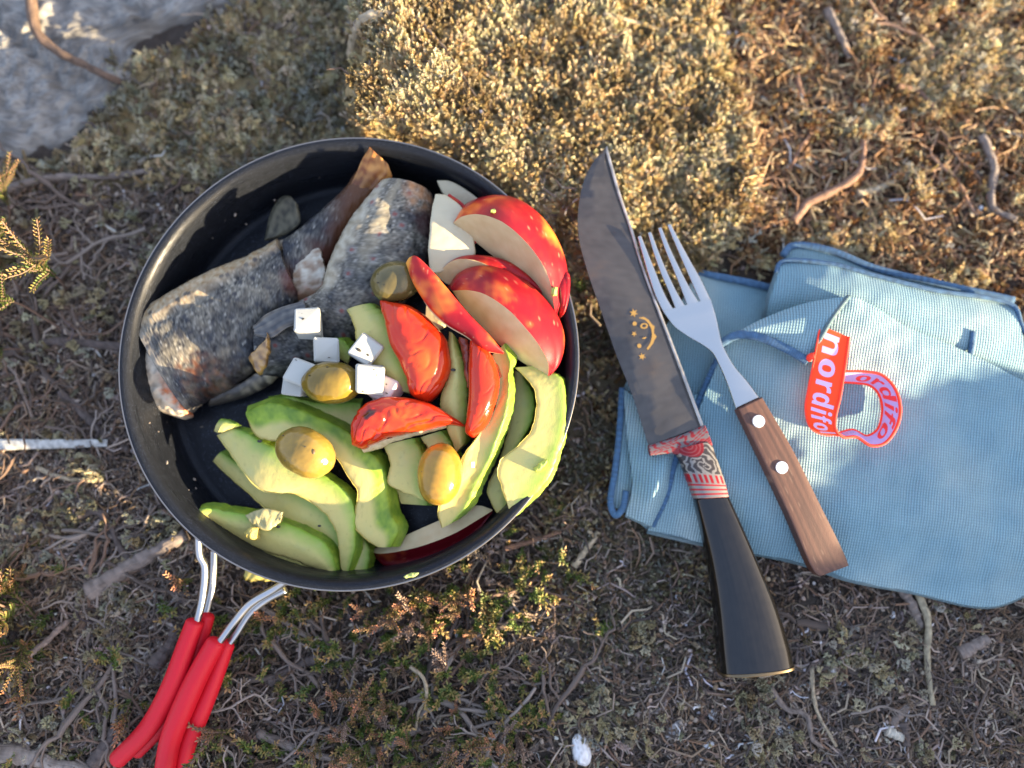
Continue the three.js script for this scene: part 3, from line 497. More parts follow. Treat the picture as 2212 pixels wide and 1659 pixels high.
function fishSkin(P, light, q = 0, s = 0, len = 80, wid = 55) {
  const n = fbm(P.x * 75, P.z * 75, P.y * 75), m = fbm(P.x * 260, P.z * 260, P.y * 260), [d, r] = cell(q * len / 1.5, s * wid / 1.5), [d2, r2] = cell(q * len / 0.8 + 40, s * wid / 0.8);
  let c = mix([0.034, 0.036, 0.040], [0.30, 0.27, 0.20], clamp(0.36 + light * 1.5 + n * 0.4 + m * 0.16));
  const k = (0.55 + 0.65 * r) * (1.15 - 0.45 * sst(0.25, 0.6, d)) * (0.6 + 0.8 * r2);
  c = c.map(x => x * k); const big = cell(q * len / 5.5 + 9, s * wid / 5.5); c = mix(c, [0.012, 0.011, 0.012], big[1] > 0.45 ? 0.9 * (1 - sst(0.10, 0.24, big[0])) : 0);
  const fl = cell(q * len / 4 + 31, s * wid / 4 + 7); return mix(c, [0.42, 0.40, 0.34], fl[1] > 0.72 ? 0.55 * (1 - sst(0.08, 0.2, fl[0])) : 0);
}
{
  const t = thing('trout_piece', 'large fried trout piece with grey spotted skin at the left of the pan', 'fish', 'pieces of fried trout');
  const L = [[292, 676, 30], [336, 654, 31], [390, 623, 31], [467, 583, 29], [547, 551, 27], [603, 520, 25]], R = [[414, 892, 22], [440, 868, 22], [492, 842, 22], [556, 790, 22], [596, 720, 22], [650, 640, 24]];
  const burn = at(425, 805, 40), burn2 = at(630, 600, 36), cutE = at(340, 800, 36), strip = [at(300, 690, 33), at(540, 575, 33)];
  const col = (P, q, s, w) => {
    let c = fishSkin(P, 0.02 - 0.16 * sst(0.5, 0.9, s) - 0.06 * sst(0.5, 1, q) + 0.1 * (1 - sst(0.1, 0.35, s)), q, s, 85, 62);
    c = mix(c, mix([0.34, 0.21, 0.09], [0.50, 0.40, 0.25], clamp(0.5 + N3(P.x * 500, P.z * 500))), (1 - sst(0.12, 0.27, s + 0.07 * N3(P.x * 160, P.z * 160))) * 0.8);
    c = mix(c, [0.42, 0.36, 0.27], 0.6 * (1 - sst(0.0, 0.12, q)) * (s < 0.6 ? 1 : 0.3));
    c = mix(c, [0.03, 0.03, 0.035], 0.8 * spots(P, 7.5, 0.2, 3) * (s > 0.12 ? 1 : 0));
    const b = near(P, burn, 14); c = mix(c, [0.14, 0.045, 0.015], b * clamp(0.4 + N3(P.x * 350, P.z * 350, 5))); c = mix(c, [0.016, 0.010, 0.008], 0.95 * near(P, at(455, 822, 40), 20) * clamp(0.6 + N3(P.x * 300, P.z * 300)));
    c = mix(c, [0.10, 0.035, 0.025], 0.8 * near(P, burn2, 9)); c = mix(c, [0.33, 0.28, 0.19], 0.25 * clamp(fbm(P.x * 130, P.z * 130, 40)) * 1.4);
    return c;
  };
  part('skin', body({ L, R, n: 200, m: 130, p: 0.8, top: (q, s) => (16 - 4 * q) * (1 - 0.15 * Math.pow(1 - q, 8)), bot: () => 14, disp: (P, q, s) => 0.9 * fbm(P.x * 120, P.z * 120, 3) + 0.7 * near(P, burn, 16) * N3(P.x * 420, P.z * 420) - 1.2 * Math.exp(-Math.pow((s - 0.24 - 0.05 * q) / 0.035, 2)) * sst(0.1, 0.3, q) + 0.8 * Math.exp(-Math.pow((s - 0.17) / 0.04, 2)) * sst(0.1, 0.3, q), col }), fishMat([52, 44]), t);
  part('cut_flesh', body({ L: [[296, 690, 28], [324, 758, 31], [354, 793, 32], [386, 845, 29], [412, 894, 23]], R: [[302, 742, 21], [303, 805, 20], [313, 850, 19], [342, 886, 19], [392, 905, 18]], n: 70, m: 40, p: 0.8, top: () => 5, bot: () => 7, disp: (P) => 1.6 * fbm(P.x * 200, P.z * 200, 2), col: (P, q, s) => { const n = fbm(P.x * 220, P.z * 220, 7); let c = mix([0.56, 0.44, 0.30], [0.70, 0.62, 0.48], clamp(0.5 + n)); c = mix(c, [0.5, 0.14, 0.04], sst(0.55, 0.9, 1 - s + 0.3 * n) * sst(0.45, 0.7, q)); return mix(c, [0.22, 0.14, 0.09], clamp(-n * 0.9 - 0.1)); } }), fleshMat, t);
  part('fin', body({ L: [[572, 520, 22], [588, 455, 24], [612, 424, 26], [628, 424, 26]], R: [[604, 512, 22], [628, 500, 23], [648, 480, 25], [643, 443, 26]], n: 40, m: 24, p: 1, top: q => 1.6 + 0.5 * Math.sin(q * 3), bot: () => 1.2, disp: (P, q, s) => 0.35 * Math.sin(s * 60), col: (P, q, s) => mix([0.035, 0.033, 0.024], [0.11, 0.10, 0.065], clamp(0.5 + 0.5 * Math.sin(s * 60) * 0.6 + N3(P.x * 400, P.z * 400))) }), M(0.5, { specularIntensity: 0.4 }), t);
  part('belly_flap', body({ L: [[460, 855, 16], [520, 828, 20], [556, 806, 22], [575, 812, 22]], R: [[452, 878, 14], [520, 862, 15], [572, 838, 17], [602, 815, 20]], n: 40, m: 20, p: 0.8, top: () => 3, bot: () => 3, disp: P => 0.6 * fbm(P.x * 260, P.z * 260), col: (P, q, s) => mix([0.05, 0.042, 0.032], [0.38, 0.31, 0.20], clamp(q * 1.3 - 0.6 + N3(P.x * 300, P.z * 300))) }), fleshMat, t);
}
{
  const t = thing('trout_piece', 'dark trout tail piece with a browned tail fin reaching the pan rim', 'fish', 'pieces of fried trout');
  const col = (P, q, s) => { let c = fishSkin(P, -0.1, q, s, 60, 40); c = mix(c, [0.055, 0.018, 0.011], sst(0.3, 0.8, s + 0.25 * N3(P.x * 120, P.z * 120))); c = mix(c, [0.12, 0.048, 0.018], sst(0.45, 0.85, q) * 0.85); return c; };
  part('skin', body({ L: [[618, 520, 24], [640, 505, 26], [700, 452, 27], [748, 405, 28], [768, 372, 30]], R: [[640, 655, 16], [668, 645, 20], [715, 575, 22], [768, 480, 25], [830, 405, 28]], n: 110, m: 80, p: 0.75, top: q => 12 - 8 * q, bot: q => 10 - 6 * q, disp: P => 0.7 * fbm(P.x * 150, P.z * 150), col }), fishMat([34, 30]), t);
  part('cut_flesh', body({ L: [[590, 528, 24], [616, 545, 30], [630, 585, 32], [634, 622, 29], [645, 652, 23]], R: [[648, 503, 26], [688, 532, 31], [702, 580, 33], [696, 625, 30], [668, 655, 23]], n: 50, m: 30, p: 0.8, top: () => 0.9, bot: () => 8, disp: P => 1.5 * fbm(P.x * 190, P.z * 190) + 0.2 * Math.sin((P.x * 0.7 + P.z) * 1500 + 4 * N3(P.x * 120, P.z * 120)), col: (P, q, s) => { const n = fbm(P.x * 260, P.z * 260, 3); let c = mix([0.22, 0.14, 0.075], [0.46, 0.42, 0.32], clamp(0.5 + n * 1.5)); c = mix(c, [0.24, 0.10, 0.04], sst(0.62, 0.95, q + 0.3 * n) * 0.9); return mix(c, [0.20, 0.09, 0.05], clamp(Math.abs(s - 0.5) * 2.4 - 1.5 + 0.7 * n)); } }), fleshMat, t);
  part('tail_fin', body({ L: [[752, 412, 30], [772, 372, 36], [785, 340, 41], [798, 318, 46]], R: [[826, 412, 30], [836, 395, 34], [846, 384, 37], [838, 355, 42]], n: 50, m: 44, p: 1, top: q => 2.2 - 1.4 * q, bot: q => 2 - 1.2 * q, disp: (P, q, s) => 0.45 * Math.sin(s * 75 + 4 * q), col: (P, q, s) => { const n = N3(P.x * 350, P.z * 350); return mix(mix([0.22, 0.065, 0.016], [0.52, 0.24, 0.06], clamp(0.45 + n + 0.25 * Math.sin(s * 75))), [0.06, 0.03, 0.02], sst(0.55, 0.1, q) * 0.5); } }), M(0.35, { specularIntensity: 0.6, clearcoat: 0.1, clearcoatRoughness: 0.25 }), t);
}
{
  const t = thing('trout_piece', 'bent trout piece with pale belly edge and red spots in the middle of the pan', 'fish', 'pieces of fried trout');
  const burn = at(905, 418, 44);
  const col = (P, q, s) => {
    let c = fishSkin(P, 0.05 - 0.12 * q + 0.12 * (1 - sst(0.2, 0.5, s)), q, s, 110, 60); const e = s + 0.10 * N3(P.x * 160, P.z * 160, 3);
    c = mix(c, mix([0.30, 0.25, 0.16], [0.50, 0.45, 0.33], clamp(0.5 + N3(P.x * 300, P.z * 300, 3))), (1 - sst(0.12, 0.30, e)) * (1 - sst(0.52, 0.62, q)) * 0.75); c = mix(c, [0.35, 0.30, 0.20], Math.exp(-Math.pow((e - 0.42) / 0.07, 2)) * 0.55 * (1 - sst(0.3, 0.5, q)));
    const d = spots(P, 15, 0.2, 7), d2 = spots(P, 15, 0.085, 7); c = mix(c, [0.24, 0.23, 0.22], d * 0.3); c = mix(c, [0.20, 0.035, 0.025], d2 * 0.7);
    c = mix(c, [0.42, 0.20, 0.08], near(P, burn, 10) * 0.7 * clamp(0.5 + N3(P.x * 280, P.z * 280))); c = mix(c, [0.07, 0.03, 0.03], 0.7 * near(P, at(922, 470, 44), 9)); return c;
  };
  part('skin', body({ L: [[822, 402, 34], [778, 452, 34], [738, 510, 34], [714, 570, 33], [696, 625, 32], [652, 652, 28], [600, 682, 27], [556, 705, 26]], R: [[936, 425, 28], [934, 480, 28], [928, 560, 27], [884, 640, 25], [795, 715, 22], [735, 765, 21], [665, 792, 20], [572, 822, 18]], n: 200, m: 110, p: 0.8, top: q => 15.5 - 3.5 * q - 2 * Math.sin(q * 9), bot: q => 16, disp: (P, q, s) => 0.8 * fbm(P.x * 120, P.z * 120, 9) + 0.7 * Math.exp(-Math.pow((s - 0.2) / 0.06, 2)) * N3(P.x * 240, P.z * 240), col }), fishMat([60, 42]), t);
  part('fin', body({ L: [[658, 650, 40], [610, 664, 41], [572, 682, 41], [549, 705, 40]], R: [[672, 692, 39], [620, 708, 41], [585, 730, 42], [552, 726, 41]], n: 50, m: 30, p: 0.9, top: () => 2, bot: () => 2.4, disp: (P, q, s) => 0.5 * Math.sin(s * 44 + q * 3), col: (P, q, s) => mix([0.03, 0.03, 0.03], [0.12, 0.11, 0.09], clamp(0.4 + 0.35 * Math.sin(s * 44 + q * 3) + N3(P.x * 300, P.z * 300))) }), M(0.4, { clearcoat: 0.4 }), t, 'dark belly fin');
  part('fin', body({ L: [[578, 718, 44], [574, 735, 44], [556, 752, 42], [538, 772, 39], [546, 790, 36]], R: [[581, 725, 44], [584, 745, 43], [582, 765, 41], [575, 790, 38], [562, 812, 34]], n: 50, m: 26, p: 0.9, top: () => 2.6, bot: () => 2.6, disp: P => 0.9 * N3(P.x * 420, P.z * 420), col: P => mix([0.13, 0.065, 0.015], [0.36, 0.21, 0.06], clamp(0.5 + N3(P.x * 380, P.z * 380) * 1.3)) }), M(0.28, { clearcoat: 0.8, clearcoatRoughness: 0.2 }), t, 'curled crisp brown fin');
}
// ---------- apple ----------
const appleSkin = (P, t, a, red = 0.5) => {
  const n = fbm(P.x * 60, P.z * 60, P.y * 60), f = N3(P.x * 260, P.z * 260, P.y * 260), d = spots(P, 3.0, 0.085, 5), g = fbm(P.x * 26, P.z * 26, P.y * 26);
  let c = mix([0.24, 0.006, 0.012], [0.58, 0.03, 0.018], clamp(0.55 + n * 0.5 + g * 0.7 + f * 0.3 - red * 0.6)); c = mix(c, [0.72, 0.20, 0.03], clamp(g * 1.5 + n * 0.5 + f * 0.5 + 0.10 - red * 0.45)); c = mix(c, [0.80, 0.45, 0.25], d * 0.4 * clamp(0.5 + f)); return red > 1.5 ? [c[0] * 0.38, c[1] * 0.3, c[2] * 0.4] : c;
};
const appleFlesh = P => { const n = fbm(P.x * 200, P.z * 200, P.y * 200), s = N3(P.x * 500, P.z * 120); let c = mix([0.46, 0.34, 0.17], [0.53, 0.42, 0.23], clamp(0.55 + n * 0.7)); return mix(c, [0.45, 0.33, 0.14], sst(0.52, 0.75, s) * 0.5); };
const skinMat = M(0.36, { specularIntensity: 0.45, clearcoat: 0.04, clearcoatRoughness: 0.35, bumpMap: grainTex, bumpScale: 0.00005 }), appleMat = M(0.55, { bumpMap: grainTex, bumpScale: 0.00012 });
const sh = (pts, dy, du = 0, dv = 0) => pts.map(p => [p[0] + du, p[1] + dv, p[2] + dy]);
function wedge(label, inner, edge, outer, { red = 0.5, du = -8, dv = 0, drop = 14, bulge = 2.2 } = {}) {
  const t = thing('apple_slice', label, 'apple slice', 'slices of red apple');
  const ci = curve(inner), ce = curve(edge), co = curve(outer);
  part('flesh', loft([ci, ce], { n: 60, m: 16, disp: P => 0.25 * fbm(P.x * 260, P.z * 260), col: appleFlesh }), appleMat, t);
  part('skin', loft([ce, { isCurve: true, getPoint: q => ce.getPoint(q).lerp(co.getPoint(q), 0.5).add(V(0, bulge / 1000 * Math.sin(Math.PI * q), 0)) }, co, curve(sh(outer, -drop, du, dv))], { n: 70, m: 12, smooth: true, col: (P, q, a) => appleSkin(P, q, a, red) }), skinMat, t);
  part('flesh', loft([curve(sh(outer, -drop, du, dv)), ci], { n: 50, m: 8, col: appleFlesh }), appleMat, t, 'shaded cut face on the far side');
  return t;
}
wedge('big red apple wedge at the top right of the pan, uppermost of the stacked wedges', [[980, 483, 48], [1023, 519, 44], [1060, 549, 42], [1100, 580, 42], [1147, 610, 42], [1184, 651, 44], [1200, 678, 46]], [[979, 481, 49], [1000, 467, 56], [1034, 463, 61], [1082, 478, 64], [1124, 510, 64], [1161, 553, 61], [1186, 600, 54], [1200, 678, 47]], [[980, 480, 48], [999, 452, 49], [1032, 431, 50], [1075, 422, 50], [1122, 432, 49], [1166, 464, 48], [1201, 511, 47], [1222, 566, 45], [1225, 600, 44], [1203, 680, 45]], { red: 0.42 });
wedge('red apple wedge in front, its broad cream cut face towards the tomatoes', [[978, 629, 48], [1000, 662, 44], [1043, 708, 41], [1080, 746, 40], [1135, 787, 41], [1183, 813, 44]], [[977, 628, 49], [1012, 627, 56], [1050, 637, 61], [1100, 671, 63], [1136, 709, 62], [1165, 746, 58], [1185, 785, 52], [1184, 813, 45]], [[972, 622, 48], [992, 592, 49], [1024, 577, 50], [1061, 575, 50], [1111, 592, 49], [1160, 627, 48], [1198, 671, 47], [1217, 716, 46], [1219, 748, 45], [1208, 788, 44], [1186, 814, 44]], { red: 0.62 });
wedge('half hidden apple wedge between the two big wedges', [[944, 598, 42], [972, 616, 40], [1010, 622, 38], [1070, 630, 36], [1160, 640, 34]], [[941, 593, 44], [981, 562, 48], [1020, 561, 50], [1060, 576, 50], [1165, 640, 40]], [[944, 585, 42], [984, 557, 44], [1036, 551, 46], [1101, 566, 46], [1160, 612, 44], [1185, 645, 42]], { red: 0.75, bulge: 0.5 });
wedge('red apple wedge pressed against the right rim of the pan', [[1160, 620, 36], [1180, 640, 36], [1200, 668, 36], [1207, 688, 38]], [[1192, 596, 45], [1207, 612, 48], [1213, 640, 48], [1207, 688, 42]], [[1205, 580, 44], [1228, 590, 46], [1231, 628, 46], [1220, 676, 44], [1208, 690, 42]], { red: 0.35, bulge: 1 });
{
  const t = thing('apple_slice', 'thin apple slice lying skin up across the tomatoes, a bright red strip', 'apple slice', 'slices of red apple');
  part('skin', body({ L: [[886, 556, 58], [897, 553, 59], [926, 577, 60], [961, 617, 60], [1011, 676, 59], [1060, 727, 57], [1089, 762, 54]], R: [[877, 570, 57], [892, 611, 57], [924, 661, 57], [961, 698, 57], [1011, 729, 56], [1045, 756, 55], [1086, 765, 53]], n: 90, m: 40, p: 0.7, top: q => 5 * Math.pow(Math.sin(Math.PI * clamp(q * 0.94 + 0.03)), 0.5), bot: () => 0.5, disp: () => 0, col: (P, q, s) => { let c = appleSkin(P, q, s, 0.28); return mix(c, [0.80, 0.38, 0.06], 0.8 * (1 - sst(0.02, 0.14, q))); } }), skinMat, t);
  part('flesh', body({ L: [[888, 559, 57], [926, 580, 58], [961, 620, 58], [1011, 679, 57], [1060, 730, 55], [1086, 763, 53]], R: [[880, 575, 55.5], [924, 664, 55], [961, 701, 55], [1011, 731, 54.5], [1045, 757, 53.5], [1085, 765, 52]], n: 60, m: 24, p: 0.9, top: () => 1, bot: q => 5 * Math.sin(Math.PI * q), col: appleFlesh }), appleMat, t);
}
function slab(label, L, R, thick, c, edge) {
  const t = thing('apple_slice', label, 'apple slice', 'slices of red apple');
  part('flesh', body({ L, R, n: 60, m: 36, p: 0.35, top: () => thick * 0.35, bot: () => thick * 0.65, disp: P => 0.25 * fbm(P.x * 240, P.z * 240), col: c || appleFlesh }), appleMat, t);
  if (edge) part('skin', tube(edge, 1.1, { n: 50, m: 8, col: (P) => appleSkin(P, 0, 0, 0.8), wob: 0 }), skinMat, t);
}
const paleFlesh = P => mix(appleFlesh(P), [0.44, 0.42, 0.30], 0.65);
slab('cream apple slice lying flat beside the trout, no skin in view', [[940, 422, 46], [932, 460, 47], [928, 500, 47], [925, 550, 46], [930, 592, 44]], [[966, 424, 45], [995, 446, 45], [1014, 480, 45], [1025, 525, 44], [1024, 556, 43], [950, 592, 43]], 6, paleFlesh, [[968, 422, 44.5], [1000, 446, 43.5], [1018, 480, 43], [1027, 525, 43]]);
slab('pale apple slice leaning on the upper right rim behind the top wedge', [[944, 391, 36], [972, 392, 36], [1006, 410, 36], [1036, 432, 36]], [[946, 396, 36], [958, 420, 34], [985, 445, 32], [1020, 465, 30]], 4, paleFlesh);
slab('small scrap of apple showing under the red strip slice', [[921, 660, 44], [935, 668, 44], [955, 680, 44], [965, 690, 44]], [[919, 700, 42], [935, 712, 42], [950, 712, 42], [962, 705, 42]], 5);
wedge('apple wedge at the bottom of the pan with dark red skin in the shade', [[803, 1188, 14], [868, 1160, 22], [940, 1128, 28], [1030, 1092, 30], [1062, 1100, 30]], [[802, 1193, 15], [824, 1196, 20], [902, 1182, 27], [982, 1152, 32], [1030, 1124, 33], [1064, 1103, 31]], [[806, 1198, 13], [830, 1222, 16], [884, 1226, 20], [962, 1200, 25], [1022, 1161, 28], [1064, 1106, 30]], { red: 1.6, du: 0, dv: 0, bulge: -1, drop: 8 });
// ---------- avocado ----------
const greenC = P => { const n = fbm(P.x * 160, P.z * 160, P.y * 160), f = N3(P.x * 600, P.z * 600, P.y * 600); return mix([0.13, 0.24, 0.018], [0.34, 0.46, 0.035], clamp(0.45 + 0.7 * n + 0.4 * f)); };
const avoC = (P, s) => {                               // pale flesh, greener towards the peel
  const n = fbm(P.x * 130, P.z * 130, P.y * 130), f = fbm(P.x * 420, P.z * 420, P.y * 420);
  let c = mix([0.56, 0.45, 0.15], [0.47, 0.44, 0.13], clamp(s * 1.4 + n * 0.3)); c = mix(c, [0.20, 0.35, 0.035], sst(0.5, 1.0, s + 0.10 * n)); c = mix(c, [0.22, 0.20, 0.06], clamp(f * 0.8 - 0.34)); return mix(c, [0.46, 0.42, 0.18], clamp(n * 0.6 - 0.1));
};
const avoMat = M(0.42, { specularIntensity: 0.7, clearcoat: 0.08, clearcoatRoughness: 0.3, bumpMap: grainTex, bumpScale: 0.0002, sheen: 0.2 }), peelMat = M(0.42, { clearcoat: 0.3, clearcoatRoughness: 0.35, bumpMap: grainTex, bumpScale: 0.0003 });
// I: inner (stone side) edge, O: outer (peel side) edge of the upper cut face
function avocado(label, I, O, { thick = 9, bulge = 3, under = 0.35, dish = -0.9, green = false, face, ends = 0.22 } = {}) {
  const t = thing('avocado_slice', label, 'avocado slice', 'slices of peeled avocado');
  let ci = curve(I), co = curve(O); const T = q => thick * (ends + (1 - ends) * Math.pow(Math.sin(Math.PI * clamp(q * 0.92 + 0.04)), 0.6)) / 1000;
  const rag = (c, k) => ({ getPoint: q => { const P = c.getPoint(q), e = Math.min(1, q * 12, (1 - q) * 12); P.x += e * k * (0.5 * N3(P.x * 260, P.z * 260, 3) + 0.4 * N3(P.x * 800, P.z * 800, 5)) / 1000; P.z += e * k * (0.5 * N3(P.x * 260, P.z * 260, 13) + 0.4 * N3(P.x * 800, P.z * 800, 15)) / 1000; return P; } });
  const at0 = (q, s, dy) => ci.getPoint(q).lerp(co.getPoint(q), s).add(V(0, dy, 0));
  ci = rag(ci, 0.8); co = rag(co, 0.8);
  const wob = P => 0.22 * fbm(P.x * 90, P.z * 90, 1) + 0.10 * N3(P.x * 500, P.z * 500);
  const outw = q => co.getPoint(q).sub(ci.getPoint(q)).setY(0).normalize();
  const edge = k => ({ isCurve: true, getPoint: q => { const P = co.getPoint(q), o = outw(q); P.y -= 0.0011; return P.addScaledVector(o, bulge / 1000 * Math.sin(k * Math.PI * 0.5 + 0.0) * (k > 0 ? 1 : 0)).add(V(0, -T(q) * k, 0)).add(V(0.25 * N3(P.x * 700, P.z * 700, k * 3) / 1000, 0.25 * N3(P.x * 400, P.z * 400, k) / 1000, 0.25 * N3(P.x * 600, P.z * 600, 9) / 1000)); } });
  part('flesh', loft([ci, { isCurve: true, getPoint: q => at0(q, 0.5, -dish / 1000) }, co], { n: 90, m: 14, smooth: true, disp: (P, q, s) => wob(P) * Math.sin(Math.PI * clamp(s)) - 1.1 * Math.pow(Math.abs(2 * s - 1), 7), col: (P, q, s) => face ? face(P, q, s) : green ? mix(avoC(P, s), greenC(P), clamp(green * (0.4 + 0.6 * s))) : avoC(P, s) }), avoMat, t);
  part('green_edge', loft([edge(0), edge(0.4), edge(0.8), { isCurve: true, getPoint: q => at0(q, 0.8, -T(q)) }], { n: 90, m: 10, smooth: true, col: greenC }), peelMat, t);
  part('flesh', loft([{ isCurve: true, getPoint: q => at0(q, 0.8, -T(q)) }, { isCurve: true, getPoint: q => at0(q, under, -T(q) * 0.9) }, ci], { n: 60, m: 8, col: P => mix(avoC(P, 0.35), [0.40, 0.36, 0.10], 0.35) }), avoMat, t, 'lower cut face');
  return t;
}
avocado('pale avocado slice behind the large dark green one, under the olive and feta', [[596, 905, 22], [640, 912, 27], [700, 925, 29], [770, 945, 29]], [[578, 862, 21], [620, 855, 26], [683, 868, 29], [780, 868, 30]], { thick: 8, bulge: 2 });
avocado('small avocado end showing green behind the feta cubes', [[715, 760, 34], [735, 775, 34], [752, 785, 34]], [[716, 726, 33], [742, 732, 34], [762, 757, 34]], { thick: 6, green: 0.8 });
avocado('long thin avocado slice lying lowest, left of the sunlit one', [[460, 996, 14], [493, 1029, 17], [533, 1064, 20], [574, 1100, 21], [615, 1127, 21], [660, 1148, 20], [700, 1172, 18], [722, 1230, 15]], [[478, 975, 15], [525, 1005, 19], [575, 1040, 22], [632, 1052, 24], [690, 1082, 24], [722, 1122, 23], [738, 1180, 21], [740, 1236, 16]], { thick: 8, bulge: 2 });
avocado('avocado crescent at the lower left rim with yellow crumbs on it', [[417, 1106, 30], [452, 1132, 27], [520, 1166, 26], [563, 1189, 26], [617, 1204, 27], [669, 1224, 27], [722, 1247, 25]], [[417, 1105, 30], [441, 1096, 33], [485, 1104, 31], [545, 1112, 29], [612, 1128, 29], [660, 1148, 29], [700, 1172, 29], [720, 1208, 28], [730, 1246, 25]], { thick: 13, bulge: 2.5, under: -1.15, dish: -2.0 });
avocado('short wide avocado piece at the bottom under the sunlit slice', [[764, 1140, 21], [762, 1185, 22], [752, 1245, 22]], [[780, 1150, 21], [799, 1190, 22], [790, 1248, 21]], { thick: 11, bulge: 1.5 });
avocado('avocado slice crossed by a band of yellow sunlight under an olive', [[468, 940, 26], [506, 994, 30], [533, 1032, 33], [563, 1059, 34], [590, 1066, 34], [628, 1066, 33], [672, 1086, 32], [704, 1113, 31], [723, 1143, 30], [732, 1184, 28], [735, 1226, 24]], [[510, 924, 27], [547, 942, 30], [592, 966, 33], [645, 990, 34], [697, 1026, 34], [738, 1053, 34], [763, 1089, 34], [766, 1140, 33], [768, 1176, 30], [752, 1243, 25]], { thick: 10, bulge: 2.5, dish: -0.6 });
avocado('flap of avocado peeling off the left tip of the sunlit slice', [[462, 932, 27], [472, 936, 28], [500, 926, 28]], [[475, 905, 28], [490, 906, 29], [518, 920, 28]], { thick: 2.5, bulge: 0.4 });
avocado('large curved avocado slice with a dark green back in the centre left', [[534, 905, 30], [552, 942, 33], [596, 954, 36], [660, 965, 38], [723, 987, 38], [750, 1029, 37], [772, 1062, 36], [769, 1094, 34], [764, 1136, 32], [788, 1164, 31], [815, 1182, 30]], [[531, 888, 29], [575, 868, 33], [614, 874, 36], [657, 887, 38], [712, 911, 39], [752, 932, 39], [782, 962, 39], [815, 990, 38], [836, 1030, 36], [838, 1067, 34], [846, 1110, 33], [862, 1145, 32], [846, 1182, 30]], { thick: 14, bulge: 3.5, under: 0.2, dish: -1.0, face: (P, q, s) => { let c = avoC(P, s * 0.75); return mix(c, greenC(P).map(x => x * 0.85), sst(0.42, 0.72, s + 0.12 * N3(P.x * 120, P.z * 120) + 0.45 * (1 - sst(0.0, 0.22, q)))); } });
avocado('thick avocado piece under the lower tomato, left of the yellow olive', [[828, 962, 38], [842, 1000, 38], [838, 1045, 36], [862, 1060, 35], [895, 1072, 34]], [[895, 946, 38], [914, 985, 38], [916, 1030, 37], [915, 1060, 36], [922, 1084, 34]], { thick: 11, bulge: 2 });
avocado('pale avocado slice lying under the thick piece by the yellow olive', [[856, 1058, 25], [862, 1075, 25], [867, 1088, 24]], [[905, 1060, 27], [925, 1075, 27], [925, 1092, 26]], { thick: 6 });
avocado('upright ridge of avocado between the two upper tomatoes', [[970, 716, 44], [966, 760, 46], [968, 810, 46], [951, 869, 44], [962, 915, 42], [985, 978, 38]], [[985, 728, 44], [994, 755, 46], [1006, 800, 46], [1010, 850, 45], [1010, 905, 43], [1008, 956, 39]], { thick: 16, bulge: 1.5, dish: -3.2 });
avocado('pale avocado scrap below the upper tomatoes, above the yellow olive', [[908, 945, 36], [925, 968, 36], [948, 992, 34]], [[955, 930, 38], [972, 950, 37], [985, 985, 35]], { thick: 8 });
avocado('light green avocado leaf shape left of the biggest tomato', [[748, 668, 40], [765, 702, 43], [771, 740, 44], [800, 792, 43], [850, 842, 40]], [[802, 654, 41], [834, 682, 45], [855, 740, 46], [872, 790, 45], [892, 850, 42]], { thick: 9, bulge: 1.5, dish: -1.4 });
avocado('narrow avocado slice hidden between the long slice and the flat one', [[1112, 800, 31], [1104, 900, 32], [1082, 985, 32], [1052, 1060, 31], [1072, 1108, 30]], [[1132, 812, 31], [1154, 856, 32], [1151, 905, 33], [1122, 965, 33], [1104, 1040, 32], [1098, 1108, 31]], { thick: 8, bulge: 2 });
avocado('flat C shaped avocado slice at the right rim with its cut face up', [[1112, 794, 43], [1135, 815, 45], [1155, 845, 46], [1158, 882, 46], [1146, 931, 46], [1122, 959, 46], [1084, 990, 46], [1074, 1012, 46], [1084, 1055, 45], [1098, 1098, 44]], [[1160, 790, 43], [1197, 804, 45], [1216, 820, 46], [1222, 870, 47], [1220, 926, 47], [1205, 980, 47], [1190, 1025, 47], [1160, 1064, 46], [1130, 1092, 45], [1111, 1111, 44]], { thick: 9, bulge: 1.6, under: 0.2, dish: 0.2 });
avocado('long avocado slice with a bright lime edge right of the tomatoes', [[1062, 768, 46], [1070, 820, 48], [1069, 881, 49], [1024, 951, 49], [998, 990, 48], [985, 1040, 46], [948, 1090, 42], [945, 1112, 40], [954, 1141, 38]], [[1090, 742, 46], [1103, 782, 49], [1100, 812, 51], [1102, 845, 52], [1094, 894, 52], [1076, 950, 51], [1056, 1000, 49], [1030, 1050, 46], [1008, 1095, 43], [976, 1130, 39]], { thick: 12, bulge: 4.2, under: 0.1, dish: 1.2 });
function crumb(label, L, R, top, c, name = 'avocado_crumb') { solo(name, body({ L, R, n: 36, m: 24, p: 0.7, top: () => top, bot: () => 2, disp: P => 0.9 * fbm(P.x * 300, P.z * 300), col: P => mix(c, c.map(x => x * 0.6), clamp(fbm(P.x * 300, P.z * 300, 5))) }), avoMat, label, 'avocado crumb', 'crumbs of avocado'); }
crumb('beige flake of avocado on the crescent at the lower left', [[530, 1112, 33], [570, 1098, 34], [612, 1106, 33]], [[545, 1132, 33], [575, 1146, 34], [606, 1130, 33]], 1.0, [0.36, 0.32, 0.14]);
crumb('yellow lump of avocado on the crescent at the lower left', [[530, 1150, 33], [545, 1138, 35], [558, 1140, 34]], [[535, 1162, 33], [548, 1168, 34], [557, 1165, 33]], 2.4, [0.50, 0.40, 0.10]);
crumb('pale green crumb on the inner rim below the crescent', [[572, 1223, 33], [585, 1219, 33], [592, 1226, 33]], [[575, 1228, 33], [586, 1230, 33], [592, 1228, 33]], 1.4, [0.46, 0.48, 0.20]);
